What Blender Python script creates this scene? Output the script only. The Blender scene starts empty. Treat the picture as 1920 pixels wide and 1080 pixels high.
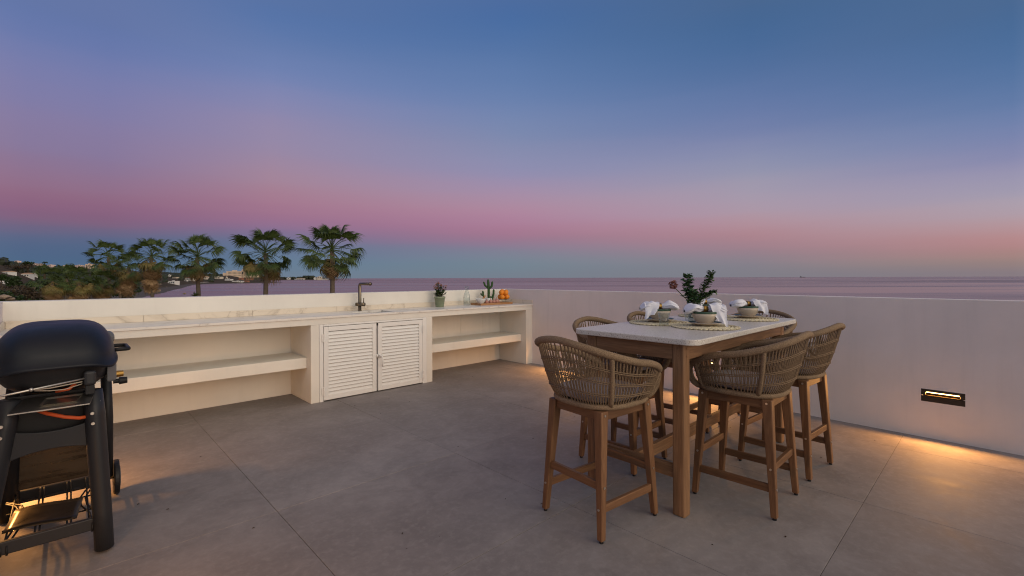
import bpy, bmesh, math, random
import numpy as np
from mathutils import Vector, Matrix, noise as mn
R = random.Random(7)
PI = math.pi
S = bpy.context.scene
COL = S.collection

# ------------------------------------------------------------------ camera
F, CAMH, ROLL, VH = 869.0, 1.35, -0.0029, 521.0        # focal (px at 1920), eye height, roll, horizon row
CX, CY = -5.2, -5.72
AX = Vector((.723, .691)).normalized()                 # screen-right / depth components of world +X
YAW = -math.atan2(AX.y, AX.x)
cam = bpy.data.objects.new('camera', bpy.data.cameras.new('camera'))
COL.objects.link(cam); S.camera = cam
cam.data.sensor_width = 36; cam.data.lens = 36 * F / 1920
cam.data.shift_y = -(540 - VH) / 1920
cam.data.clip_start = .05; cam.data.clip_end = 90000
yaw = -math.atan2(AX.y, math.sqrt(1 - AX.y ** 2))
cam.matrix_world = Matrix.Translation((CX, CY, CAMH)) @ Matrix.Rotation(yaw, 4, 'Z') @ Matrix.Rotation(PI / 2, 4, 'X') @ Matrix.Rotation(ROLL, 4, 'Z')

def lin(rgb):                                          # screen colour 0-255 to linear
    out = []
    for q in rgb:
        c = q / 255
        out.append(c / 12.92 if c <= .04045 else ((c + .055) / 1.055) ** 2.4)
    return (*out, 1)

# ------------------------------------------------------------------ sky: dusk, colour by height and by angle from the anti-solar point (+Y)
W = bpy.data.worlds.new('World'); S.world = W; W.use_nodes = True
wn, wl = W.node_tree.nodes, W.node_tree.links
bg = wn['Background']
SKY = [  # (column u, [(row v, colour)...]) read off the picture; the last entry is (angle, [(elevation deg, linear rgb)])
 (50, [(0, (100, 118, 166)), (100, (116, 124, 171)), (200, (131, 124, 164)), (285, (137, 119, 152)), (345, (144, 110, 136)), (390, (136, 99, 127)), (418, (120, 100, 128)), (440, (95, 102, 133)), (480, (79, 102, 133)), (508, (86, 106, 132))]),
 (510, [(0, (89, 115, 164)), (90, (102, 124, 172)), (150, (120, 132, 177)), (215, (142, 136, 172)), (285, (153, 136, 164)), (345, (164, 131, 151)), (395, (159, 116, 141)), (428, (138, 112, 144)), (455, (107, 115, 145)), (490, (101, 123, 147)), (518, (109, 125, 143))]),
 (960, [(0, (78, 108, 158)), (100, (88, 118, 166)), (200, (110, 131, 174)), (270, (130, 139, 174)), (330, (149, 142, 174)), (380, (171, 139, 162)), (415, (171, 128, 153)), (440, (160, 120, 143)), (462, (138, 125, 146)), (490, (119, 132, 146)), (519, (117, 127, 140))]),
 (1410, [(0, (74, 103, 144)), (150, (89, 115, 160)), (250, (120, 131, 170)), (330, (152, 150, 173)), (395, (172, 151, 166)), (432, (174, 136, 146)), (462, (159, 129, 140)), (490, (137, 128, 138)), (516, (127, 125, 134))]),
 (1900, [(0, (75, 105, 146)), (200, (101, 124, 167)), (300, (139, 140, 174)), (370, (165, 156, 174)), (405, (176, 155, 165)), (432, (180, 143, 147)), (458, (176, 134, 135)), (486, (155, 130, 127)), (512, (134, 122, 128))]),
]
GLOW = [(0, (3.9, 1.95, .90)), (8, (3.8, 2.05, 1.02)), (18, (3.2, 1.85, 1.05)), (32, (2.2, 1.36, .92)), (50, (1.30, .88, .68)), (72, (.62, .47, .42)), (90, (.27, .225, .26))]
ZEN = (.27, .225, .26, 1)
geo = wn.new('ShaderNodeTexCoord'); sep = wn.new('ShaderNodeSeparateXYZ'); wl.new(geo.outputs['Generated'], sep.inputs[0])
def wmath(op, a, b=None):
    n = wn.new('ShaderNodeMath'); n.operation = op
    for i, s in enumerate((a, b)):
        if s is None: continue
        if isinstance(s, (int, float)): n.inputs[i].default_value = s
        else: wl.new(s, n.inputs[i])
    return n.outputs[0]
el = wmath('DIVIDE', wmath('ARCSINE', sep.outputs['Z']), PI / 2)
psi = wmath('ARCTAN2', wmath('ABSOLUTE', sep.outputs['X']), sep.outputs['Y'])
# faint streaks of thin high cloud near the horizon, as unevenness of the elevation
mp = wn.new('ShaderNodeMapping'); mp.inputs['Scale'].default_value = (2.2, 2.2, 26); wl.new(geo.outputs['Generated'], mp.inputs[0])
nz = wn.new('ShaderNodeTexNoise'); nz.inputs['Scale'].default_value = 1.6; nz.inputs['Detail'].default_value = 4; wl.new(mp.outputs[0], nz.inputs[0])
el = wmath('ADD', el, wmath('MULTIPLY', wmath('SUBTRACT', nz.outputs[0], .5), .010))
def ramp(stops):
    n = wn.new('ShaderNodeValToRGB'); cr = n.color_ramp; cr.interpolation = 'CARDINAL'
    stops = sorted(stops, key=lambda s: s[0])
    cr.elements[0].position, cr.elements[0].color = stops[0]
    cr.elements[1].position, cr.elements[1].color = stops[-1]
    for p, c in stops[1:-1]:
        e = cr.elements.new(p); e.color = c
    wl.new(el, n.inputs[0]); return n.outputs[0]
cur, last = None, None
BETA = math.atan2(AX.y, AX.x)
for u, st in SKY:
    az = math.atan((u - 960) / F); ps = abs(az + BETA)
    stops = []
    for v, h in st:
        e = math.atan((VH + ROLL * (u - 960) - v) / F * math.cos(az))
        stops.append((max(0, e / (PI / 2)), lin(h)))
    top = stops[0]
    stops.append((.62, tuple(.5 * a + .5 * b for a, b in zip(top[1], ZEN)))); stops.append((1, ZEN))
    o = ramp(stops)
    if cur is None: cur = o
    else:
        m = wn.new('ShaderNodeMix'); m.data_type = 'RGBA'
        mr = wn.new('ShaderNodeMapRange'); mr.inputs[1].default_value = last; mr.inputs[2].default_value = ps; mr.clamp = True
        wl.new(psi, mr.inputs[0]); wl.new(mr.outputs[0], m.inputs['Factor']); wl.new(cur, m.inputs['A']); wl.new(o, m.inputs['B']); cur = m.outputs['Result']
    last = ps
o = ramp([(e / 90, (*c, 1)) for e, c in GLOW])
m = wn.new('ShaderNodeMix'); m.data_type = 'RGBA'
mr = wn.new('ShaderNodeMapRange'); mr.inputs[1].default_value = last; mr.inputs[2].default_value = 2.65; mr.clamp = True
wl.new(psi, mr.inputs[0]); wl.new(mr.outputs[0], m.inputs['Factor']); wl.new(cur, m.inputs['A']); wl.new(o, m.inputs['B'])
wl.new(m.outputs['Result'], bg.inputs['Color']); bg.inputs['Strength'].default_value = 1.0

# the afterglow where the sun went down (behind the camera, -Y), as one very soft low sun
sun = bpy.data.objects.new('sun', bpy.data.lights.new('sun', 'SUN')); COL.objects.link(sun)
sun.data.energy = 1.15; sun.data.angle = math.radians(44); sun.data.color = (1, .74, .50)
sun.rotation_euler = Vector((-.12, 1, -.11)).to_track_quat('-Z', 'Y').to_euler()
S.view_settings.view_transform = 'Standard'; S.view_settings.look = 'None'
S.view_settings.exposure = 0; S.view_settings.gamma = 1; S.view_settings.use_curve_mapping = False
S.render.engine = 'CYCLES'
S.cycles.filter_width = 1.1; S.cycles.max_bounces = 8; S.cycles.transparent_max_bounces = 12; S.cycles.sample_clamp_indirect = 4
try: S.cycles.use_denoising = True
except Exception: pass

# ------------------------------------------------------------------ helpers
BX = Vector((-AX.y, AX.x))
def at(u, Y, z=0):                                     # point at depth Y in direction of column u
    X = (u - 960) / F * Y
    return Vector((CX + X * AX.x + Y * AX.y, CY + X * BX.x + Y * BX.y, z))
def vh(u): return VH + ROLL * (u - 960)
def zat(u, v, Y): return CAMH - (v - vh(u)) / F * Y

class MB:
    def __init__(s): s.v, s.f = [], []
    def add(s, vs, fs):
        o = len(s.v); s.v += [tuple(p) for p in vs]; s.f += [tuple(i + o for i in f) for f in fs]; return s
    def box(s, x0, x1, y0, y1, z0, z1):
        return s.add([(x0, y0, z0), (x1, y0, z0), (x1, y1, z0), (x0, y1, z0), (x0, y0, z1), (x1, y0, z1), (x1, y1, z1), (x0, y1, z1)],
                     [(0, 3, 2, 1), (4, 5, 6, 7), (0, 1, 5, 4), (1, 2, 6, 5), (2, 3, 7, 6), (3, 0, 4, 7)])
    def tube(s, pts, r, n=8, closed=False, cap=True, ph=0.0, up=None, rx=1.0):
        pts = [Vector(p) for p in pts]; m = len(pts)
        rs = r if isinstance(r, (list, tuple)) else [r] * m
        vs = []; ref = None
        for i, p in enumerate(pts):
            a = pts[i - 1] if (i or closed) else p; b = pts[(i + 1) % m] if (i < m - 1 or closed) else p
            t = (b - a).normalized()
            if ref is None:
                ref = Vector(up) if up else (Vector((0, 0, 1)) if abs(t.z) < .9 else Vector((1, 0, 0)))
            nx = (ref - t * ref.dot(t)); nx = nx.normalized() if nx.length > 1e-6 else t.orthogonal().normalized()
            ny = t.cross(nx)
            if not up: ref = nx
            for k in range(n):
                q = 2 * PI * k / n + ph
                vs.append(p + nx * (rs[i] * math.cos(q)) + ny * (rs[i] * rx * math.sin(q)))
        fs = []
        for i in range(m if closed else m - 1):
            for k in range(n):
                a = i * n + k; b = i * n + (k + 1) % n; c = ((i + 1) % m) * n + (k + 1) % n; d = ((i + 1) % m) * n + k
                fs.append((a, b, c, d))
        if cap and not closed:
            fs.append(tuple(range(n - 1, -1, -1))); fs.append(tuple((m - 1) * n + k for k in range(n)))
        return s.add(vs, fs)
    def beam(s, a, b, w, h):                            # square-edged bar between two points, h along up
        a, b = Vector(a), Vector(b); t = (b - a).normalized()
        upv = Vector((0, 0, 1)) if abs(t.z) < .9 else Vector((1, 0, 0))
        sx = t.cross(upv).normalized() * w / 2; sy = sx.cross(t).normalized() * h / 2
        vs = [a - sx - sy, a + sx - sy, a + sx + sy, a - sx + sy, b - sx - sy, b + sx - sy, b + sx + sy, b - sx + sy]
        return s.add(vs, [(0, 1, 2, 3), (7, 6, 5, 4), (0, 4, 5, 1), (1, 5, 6, 2), (2, 6, 7, 3), (3, 7, 4, 0)])
    def lathe(s, prof, n=24, c=(0, 0, 0), cap0=True, cap1=False):
        vs = [(c[0] + r * math.cos(2 * PI * k / n), c[1] + r * math.sin(2 * PI * k / n), c[2] + z) for r, z in prof for k in range(n)]
        fs = [(i * n + k, i * n + (k + 1) % n, (i + 1) * n + (k + 1) % n, (i + 1) * n + k) for i in range(len(prof) - 1) for k in range(n)]
        if cap0: fs.append(tuple(range(n - 1, -1, -1)))
        if cap1: fs.append(tuple((len(prof) - 1) * n + k for k in range(n)))
        return s.add(vs, fs)
    def prism(s, poly, z0, z1):
        n = len(poly)
        vs = [(x, y, z0) for x, y in poly] + [(x, y, z1) for x, y in poly]
        return s.add(vs, [tuple(range(n - 1, -1, -1)), tuple(range(n, 2 * n))] + [(i, (i + 1) % n, n + (i + 1) % n, n + i) for i in range(n)])
    def grid(s, fn, nu, nv, cu=False):
        vs = [fn(i / nu, j / nv) for i in range(nu + (0 if cu else 1)) for j in range(nv + 1)]
        w = nv + 1; m = nu if cu else nu + 1
        return s.add(vs, [(i * w + j, ((i + 1) % m) * w + j, ((i + 1) % m) * w + j + 1, i * w + j + 1) for i in range(nu) for j in range(nv)])
    def sphere(s, c, r, seg=12, ring=8, sq=(1, 1, 1)):
        c = Vector(c)
        def fn(a, b):
            t = PI * b; p = 2 * PI * a
            return c + Vector((r * sq[0] * math.sin(t) * math.cos(p), r * sq[1] * math.sin(t) * math.sin(p), -r * sq[2] * math.cos(t)))
        return s.grid(fn, seg, ring, cu=True)
    def mesh(s, name, mat, smooth=False):
        me = bpy.data.meshes.new(name); me.from_pydata(s.v, [], s.f); me.update()
        if mat:
            for mm in (mat if isinstance(mat, (list, tuple)) else [mat]): me.materials.append(mm)
        bm = bmesh.new(); bm.from_mesh(me); bmesh.ops.recalc_face_normals(bm, faces=bm.faces); bm.to_mesh(me); bm.free()
        if smooth: me.polygons.foreach_set('use_smooth', [True] * len(me.polygons))
        return me
    def build(s, name, mat, parent=None, smooth=False, bevel=0, seg=2, loc=None):
        return put(name, s.mesh(name, mat, smooth), parent, bevel, seg, loc)

def put(name, me, parent=None, bevel=0, seg=2, loc=None, rot=None):
    o = bpy.data.objects.new(name, me); COL.objects.link(o)
    if parent: o.parent = parent
    if loc is not None: o.location = loc
    if rot is not None: o.rotation_euler = rot
    if bevel:
        b = o.modifiers.new('bevel', 'BEVEL'); b.width = bevel; b.segments = seg; b.limit_method = 'ANGLE'; b.angle_limit = math.radians(35); b.harden_normals = False
    return o
def tag(o, label=None, cat=None, group=None, kind=None):
    for k, v in (('label', label), ('category', cat), ('group', group), ('kind', kind)):
        if v: o[k] = v
    return o
def thing(name, label, cat, loc=(0, 0, 0), rz=0, group=None):
    o = bpy.data.objects.new(name, None); COL.objects.link(o); o.location = loc; o.rotation_euler = (0, 0, rz); o.empty_display_size = .1
    return tag(o, label, cat, group)
def copy_tree(o, parent=None):
    c = o.copy(); COL.objects.link(c)
    if parent: c.parent = parent
    for ch in kids.get(o.name, []): copy_tree(ch, c)
    return c
kids = {}
def index(root):
    def rec(o):
        kids[o.name] = [x for x in COL.objects if x.parent == o]
        for x in kids[o.name]: rec(x)
    rec(root)

# ------------------------------------------------------------------ materials
def mat(name, col, rough=.6, spec=.5, metal=0, trans=0, ior=1.45, emit=None, estr=0, sub=0):
    m = bpy.data.materials.new(name); m.use_nodes = True
    b = m.node_tree.nodes['Principled BSDF']
    b.inputs['Base Color'].default_value = (*col[:3], 1); b.inputs['Roughness'].default_value = rough
    b.inputs['Specular IOR Level'].default_value = spec; b.inputs['Metallic'].default_value = metal
    b.inputs['Transmission Weight'].default_value = trans; b.inputs['IOR'].default_value = ior
    if emit: b.inputs['Emission Color'].default_value = (*emit, 1); b.inputs['Emission Strength'].default_value = estr
    return m
class NT:
    def __init__(s, m): s.m = m; s.n = m.node_tree.nodes; s.l = m.node_tree.links; s.b = s.n['Principled BSDF']; s.co = s.n.new('ShaderNodeTexCoord')
    def coord(s, scale=(1, 1, 1), src='Object', rot=(0, 0, 0)):
        p = s.n.new('ShaderNodeMapping'); p.inputs['Scale'].default_value = scale; p.inputs['Rotation'].default_value = rot
        s.l.new(s.co.outputs[src], p.inputs[0]); return p.outputs[0]
    def world(s, scale=(1, 1, 1)):
        g = s.n.new('ShaderNodeNewGeometry'); p = s.n.new('ShaderNodeMapping'); p.inputs['Scale'].default_value = scale
        s.l.new(g.outputs['Position'], p.inputs[0]); return p.outputs[0]
    def noise(s, vec, scale, detail=4, rough=.55, dist=0):
        x = s.n.new('ShaderNodeTexNoise'); x.inputs['Scale'].default_value = scale; x.inputs['Detail'].default_value = detail
        x.inputs['Roughness'].default_value = rough; x.inputs['Distortion'].default_value = dist; s.l.new(vec, x.inputs['Vector']); return x.outputs['Fac']
    def voro(s, vec, scale, out='Distance'):
        x = s.n.new('ShaderNodeTexVoronoi'); x.inputs['Scale'].default_value = scale; s.l.new(vec, x.inputs['Vector']); return x.outputs[out]
    def ramp(s, fac, stops, interp='LINEAR'):
        x = s.n.new('ShaderNodeValToRGB'); cr = x.color_ramp; cr.interpolation = interp
        c4 = lambda c: (*c[:3], 1) if isinstance(c, (tuple, list)) else (c, c, c, 1)
        cr.elements[0].position, cr.elements[0].color = stops[0][0], c4(stops[0][1])
        cr.elements[1].position, cr.elements[1].color = stops[-1][0], c4(stops[-1][1])
        for p, c in stops[1:-1]: cr.elements.new(p).color = c4(c)
        s.l.new(fac, x.inputs[0]); return x.outputs[0]
    def mix(s, f, a, b, mode='MIX'):
        x = s.n.new('ShaderNodeMix'); x.data_type = 'RGBA'; x.blend_type = mode
        for k, q in (('Factor', f), ('A', a), ('B', b)):
            if isinstance(q, (int, float)): x.inputs[k].default_value = q if k == 'Factor' else (q, q, q, 1)
            elif isinstance(q, tuple): x.inputs[k].default_value = (*q[:3], 1)
            else: s.l.new(q, x.inputs[k])
        return x.outputs['Result']
    def math(s, op, a, b):
        x = s.n.new('ShaderNodeMath'); x.operation = op
        for i, q in enumerate((a, b)):
            if isinstance(q, (int, float)): x.inputs[i].default_value = q
            else: s.l.new(q, x.inputs[i])
        return x.outputs[0]
    def rnd(s): return s.n.new('ShaderNodeObjectInfo').outputs['Random']
    def col(s, c): s.l.new(c, s.b.inputs['Base Color'])
    def rough(s, c): s.l.new(c, s.b.inputs['Roughness'])
    def bump(s, h, strength=.2, dist=.01):
        x = s.n.new('ShaderNodeBump'); x.inputs['Strength'].default_value = strength; x.inputs['Distance'].default_value = dist
        s.l.new(h, x.inputs['Height']); s.l.new(x.outputs[0], s.b.inputs['Normal'])
M = {}
def plaster(name, c, var=.05):
    m = mat(name, c, .75, .25); t = NT(m); w = t.world()
    n = t.noise(w, 1.3, 5, .6); fine = t.noise(w, 60, 3)
    st = t.noise(t.world((7, 7, .5)), 1.5, 4, .6)
    c1 = tuple(x * (1 - var * 2) for x in c)
    k = t.mix(t.ramp(n, [(.35, 0.), (.7, 1.)]), c1, c)
    t.col(t.mix(t.ramp(st, [(.52, 0.), (.85, .5)]), k, tuple(x * .82 for x in c)))
    t.bump(t.math('ADD', t.math('MULTIPLY', n, .6), t.math('MULTIPLY', fine, .4)), .18, .006)
    return m
M['wall'] = plaster('white_render', (.785, .712, .688))  # slight pink in the white paint stands in for dusk and lamp bounce
M['counter'] = plaster('cream_render', (.80, .765, .70))
M['lacquer'] = mat('white_lacquer', (.80, .79, .77), .38, .4)
# concrete-look porcelain
m = mat('concrete_tile', (.25, .23, .22), .5, .18); t = NT(m); w = t.world()
a = t.noise(w, .9, 8, .62, .4); b = t.noise(w, 3.4, 9, .72, .5); c = t.noise(w, 22, 4, .7)
k = t.ramp(a, [(.32, (.215, .194, .190)), (.5, (.272, .247, .243)), (.68, (.325, .297, .292))])
k = t.mix(t.ramp(b, [(.36, .55), (.60, 0.)]), k, (.175, .158, .155))
k = t.mix(t.ramp(c, [(.48, 0.), (.75, .35)]), k, (.39, .365, .35))
hv = t.n.new('ShaderNodeHueSaturation'); t.l.new(k, hv.inputs['Color']); t.l.new(t.math('ADD', t.math('MULTIPLY', t.rnd(), .12), .94), hv.inputs['Value'])
t.col(hv.outputs[0]); t.rough(t.ramp(b, [(.3, .58), (.7, .74)])); t.bump(t.math('ADD', t.math('MULTIPLY', b, .5), c), .14, .004); M['tile'] = m
M['grout'] = mat('dark_grout', (.15, .13, .12), .9, .1)
# marble
m = mat('white_marble', (.74, .72, .69), .3, .45); t = NT(m); w = t.world((1, 1, 1))
a = t.noise(w, .75, 6, .55, 1.6); b = t.noise(w, 1.3, 6, .55, 2.2)
v = t.math('ABSOLUTE', t.math('SUBTRACT', a, .5), 0); v2 = t.math('ABSOLUTE', t.math('SUBTRACT', b, .52), 0)
k = t.mix(t.ramp(v, [(0, .55), (.006, .2), (.025, 0.)]), (.76, .725, .675), (.36, .32, .28))
k = t.mix(t.ramp(v2, [(0, .35), (.004, .1), (.016, 0.)]), k, (.45, .41, .37)); t.col(k); M['marble'] = m
m = m.copy(); m.name = 'cream_marble'; M['splash'] = m; hs_ = m.node_tree.nodes.new('ShaderNodeMix'); hs_.data_type = 'RGBA'; hs_.blend_type = 'MULTIPLY'; hs_.inputs['Factor'].default_value = 1; hs_.inputs['B'].default_value = (.93, .86, .76, 1)
b_ = m.node_tree.nodes['Principled BSDF']; src_ = b_.inputs['Base Color'].links[0].from_socket; m.node_tree.links.new(src_, hs_.inputs['A']); m.node_tree.links.new(hs_.outputs['Result'], b_.inputs['Base Color'])
def wood(name, axis, c0=(.135, .062, .029), c1=(.245, .125, .060)):
    m = mat(name, c1, .5, .35); t = NT(m)
    sc = [26, 26, 26]; sc[axis] = 1.6
    j = t.n.new('ShaderNodeVectorMath'); j.operation = 'ADD'; t.l.new(t.co.outputs['Object'], j.inputs[0])
    cb = t.n.new('ShaderNodeCombineXYZ'); q = t.math('MULTIPLY', t.rnd(), 40)
    for i in range(3): t.l.new(q, cb.inputs[i])
    t.l.new(cb.outputs[0], j.inputs[1])
    p = t.n.new('ShaderNodeMapping'); p.inputs['Scale'].default_value = sc; t.l.new(j.outputs[0], p.inputs[0])
    n = t.noise(p.outputs[0], 1.4, 6, .62, .8); n2 = t.noise(p.outputs[0], 6, 3)
    k = t.ramp(n, [(.3, c0), (.52, tuple((x + y) / 2 for x, y in zip(c0, c1))), (.72, c1)])
    k = t.mix(t.ramp(n2, [(.35, .35), (.6, 0.)]), k, tuple(x * .6 for x in c0))
    hv = t.n.new('ShaderNodeHueSaturation'); t.l.new(k, hv.inputs['Color']); t.l.new(t.math('ADD', t.math('MULTIPLY', t.rnd(), .35), .85), hv.inputs['Value'])
    t.col(hv.outputs[0]); t.bump(n, .12, .002); return m
M['wood_x'], M['wood_y'], M['wood_z'] = wood('acacia_x', 0), wood('acacia_y', 1), wood('acacia_z', 2)
M['table_x'], M['table_y'], M['table_z'] = [wood('table_acacia_' + 'xyz'[q], q, (.18, .092, .045), (.315, .175, .09)) for q in range(3)]
M['light_wood'] = wood('oak_tray', 0, (.42, .20, .085), (.56, .29, .13))
def rope(name, c):
    m = mat(name, c, .85, .15); t = NT(m)
    n = t.noise(t.coord((1, 1, 1)), 260, 3); n1 = t.noise(t.coord(), 14, 3)
    k = t.mix(t.ramp(n, [(.35, 0.), (.65, 1.)]), tuple(x * .55 for x in c), tuple(min(1, x * 1.25) for x in c))
    t.col(t.mix(t.ramp(n1, [(.4, .25), (.6, 0.)]), k, tuple(x * .6 for x in c))); t.bump(n, .5, .003); return m
M['rope'] = rope('brown_rope', (.235, .158, .098)); M['rope_rim'] = rope('brown_rope_rim', (.27, .185, .115))
m = mat('seat_fabric', (.30, .26, .265), .9, .15); t = NT(m); t.bump(t.noise(t.coord(), 420, 2), .35, .002); M['cushion'] = m
m = mat('terrazzo', (.62, .57, .50), .34, .45); t = NT(m); w = t.world()
d = t.voro(w, 95); cc = t.voro(w, 95, 'Color'); d2 = t.voro(w, 210); cc2 = t.voro(w, 210, 'Color')
k = t.mix(t.math('MULTIPLY', t.ramp(d, [(.30, 1.), (.36, 0.)]), t.ramp(cc, [(.45, 0.), (.5, 1.)])), (.64, .59, .525), t.ramp(cc, [(.3, (.12, .09, .07)), (.6, (.40, .33, .27)), (.8, (.75, .72, .68))]))
k = t.mix(t.math('MULTIPLY', t.ramp(d2, [(.28, 1.), (.34, 0.)]), t.ramp(cc2, [(.5, 0.), (.55, 1.)])), k, (.22, .16, .12))
t.col(k); M['terrazzo'] = m
m = mat('raffia', (.50, .42, .27), .85, .15); t = NT(m); n = t.noise(t.coord(), 140, 3)
t.col(t.mix(t.ramp(n, [(.35, 0.), (.65, 1.)]), (.50, .42, .26), (.80, .72, .52))); t.bump(n, .6, .004); M['raffia'] = m
def speck(name, c, dark=.7):
    m = mat(name, c, .35, .45); t = NT(m); n = t.noise(t.coord(), 160, 2); t.col(t.mix(t.ramp(n, [(.62, 0.), (.70, .6)]), c, tuple(x * dark for x in c))); return m
M['stoneware'] = speck('cream_stoneware', (.55, .46, .36)); M['green_glaze'] = speck('green_glaze', (.035, .075, .048)); M['white_ceramic'] = speck('white_ceramic', (.72, .73, .72), .9)
M['sage'] = speck('sage_glaze', (.225, .26, .165), .75)
m = mat('napkin_linen', (.74, .74, .80), .85, .15); t = NT(m); t.bump(t.noise(t.coord(), 40, 4, .6), .3, .006); M['linen'] = m
M['gold'] = mat('brass', (.42, .25, .07), .35, .5, 1)
M['glass'] = mat('clear_glass', (1, 1, 1), .01, .5, 0, 1, 1.22)
m = bpy.data.materials.new('thin_glass'); m.use_nodes = True; n_ = m.node_tree.nodes; l_ = m.node_tree.links; n_.remove(n_['Principled BSDF'])
lw_ = n_.new('ShaderNodeLayerWeight'); lw_.inputs[0].default_value = .5; pw_ = n_.new('ShaderNodeMath'); pw_.operation = 'POWER'; pw_.inputs[1].default_value = 3.0; l_.new(lw_.outputs['Facing'], pw_.inputs[0]); fr_ = n_.new('ShaderNodeMath'); fr_.operation = 'MULTIPLY_ADD'; fr_.inputs[1].default_value = .55; fr_.inputs[2].default_value = .03; l_.new(pw_.outputs[0], fr_.inputs[0]); ta = n_.new('ShaderNodeBsdfTransparent'); ta.inputs[0].default_value = (.93, .95, .95, 1); ga = n_.new('ShaderNodeBsdfGlossy'); ga.inputs['Roughness'].default_value = .03
mx = n_.new('ShaderNodeMixShader'); l_.new(fr_.outputs[0], mx.inputs[0]); l_.new(ta.outputs[0], mx.inputs[1]); l_.new(ga.outputs[0], mx.inputs[2]); l_.new(mx.outputs[0], n_['Material Output'].inputs['Surface']); M['thin_glass'] = m
M['water'] = mat('drinking_water', (.98, 1, 1), .01, .5, 0, 1, 1.33)
M['steel'] = mat('brushed_steel', (.50, .48, .45), .32, .5, 1)
M['tap_steel'] = mat('bronze_steel', (.20, .16, .115), .34, .5, 1)
M['bolt'] = mat('bolt_steel', (.62, .58, .52), .4, .5, 1)
M['black'] = mat('black_plastic', (.012, .012, .014), .5, .4)
M['charcoal'] = mat('charcoal_plastic', (.021, .022, .026), .45, .4)
m = mat('lid_enamel', (.009, .011, .017), .45, .35); t = NT(m); n = t.noise(t.coord(), 7, 5); t.rough(t.ramp(n, [(.35, .42), (.7, .56)])); t.bump(t.noise(t.coord(), 300, 2), .06, .001); M['lid'] = m
M['grey_plastic'] = mat('grey_plastic', (.13, .135, .14), .45, .45)
m = mat('worn_plate', (.085, .062, .042), .33, .5, .85); t = NT(m); n = t.noise(t.coord((1, 1, 6)), 6, 5); t.rough(t.ramp(n, [(.35, .22), (.7, .5)])); M['plate'] = m
M['foil'] = mat('aluminium_foil', (.60, .57, .50), .35, .5, 1)
M['hose'] = mat('orange_hose', (.62, .10, .025), .5, .4)
M['wire'] = mat('cable', (.45, .38, .30), .6, .3)
M['orange'] = mat('orange_peel', (.78, .25, .018), .45, .4); t = NT(M['orange']); t.bump(t.voro(t.coord(), 220), .25, .002)
M['onion'] = mat('pink_onion', (.42, .16, .12), .4, .4); t = NT(M['onion']); n = t.noise(t.coord((1, 1, .2)), 60, 3); t.col(t.mix(n, (.26, .07, .06), (.62, .36, .28)))
def leafmat(name, c, c2, sc=9):
    m = mat(name, c, .5, .35); t = NT(m); g = t.n.new('ShaderNodeNewGeometry')
    k = t.mix(g.outputs['Random Per Island'], c, c2); n = t.noise(t.coord(), sc, 3)
    t.col(t.mix(t.ramp(n, [(.35, 0.), (.65, .5)]), k, tuple(x * .6 for x in c)))
    return m
M['cactus'] = leafmat('cactus_green', (.045, .105, .028), (.03, .08, .022))
M['leaf'] = leafmat('kalanchoe_leaf', (.035, .075, .022), (.06, .11, .03)); M['flower'] = leafmat('kalanchoe_flower', (.42, .10, .05), (.35, .22, .05))
M['eucalyptus'] = leafmat('eucalyptus_leaf', (.055, .125, .06), (.09, .155, .062)); M['box_leaf'] = leafmat('myrtle_leaf', (.075, .14, .032), (.04, .085, .025))
M['hydrangea'] = leafmat('dried_hydrangea', (.19, .065, .05), (.27, .12, .085)); M['stem'] = mat('green_stem', (.07, .08, .03), .6, .3)
M['soil'] = mat('potting_soil', (.03, .022, .016), .95, .1)
M['frond'] = leafmat('fan_palm_leaf', (.048, .088, .020), (.095, .118, .034), 2); M['frond_dry'] = leafmat('dry_palm_leaf', (.36, .225, .11), (.25, .15, .07), 2); M['frond_yellow'] = leafmat('fading_palm_leaf', (.14, .13, .035), (.26, .18, .065), 2)
m = mat('palm_trunk', (.13, .10, .075), .9, .15); t = NT(m); n = t.noise(t.coord((1, 1, 9)), 3, 4); t.col(t.mix(n, (.075, .055, .04), (.20, .155, .115))); t.bump(n, .6, .03); M['trunk'] = m

# ------------------------------------------------------------------ terrace floor and its tiles
fl = MB().box(-5.75, .2, -9.2, .05, -.3, -.0035).build('terrace_floor', M['grout']); tag(fl, kind='structure', label='grey concrete-look terrace floor of large square tiles')
XJ = [-5.598, -4.33, -3.05, -1.77, -.47, .115]; YJ = [-9.1, -7.47, -6.31, -5.165, -3.98, -2.83, -1.67, -.52, -.004]
for i in range(len(XJ) - 1):
    for j in range(len(YJ) - 1):
        g = .0010; x0, x1, y0, y1 = XJ[i] + g, XJ[i + 1] - g, YJ[j] + g, YJ[j + 1] - g
        e = .0015; dz = R.uniform(-.0006, .0006)
        vs = [(x0, y0, -.0033), (x1, y0, -.0033), (x1, y1, -.0033), (x0, y1, -.0033), (x0, y0, -e), (x1, y0, -e), (x1, y1, -e), (x0, y1, -e),
              (x0 + e, y0 + e, dz), (x1 - e, y0 + e, dz), (x1 - e, y1 - e, dz), (x0 + e, y1 - e, dz)]
        fs = [(0, 3, 2, 1)] + [(a + k, a + (k + 1) % 4, a + 4 + (k + 1) % 4, a + 4 + k) for a in (0, 4) for k in range(4)] + [(8, 9, 10, 11)]
        MB().add(vs, fs).build('tile', M['tile'], fl)

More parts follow.
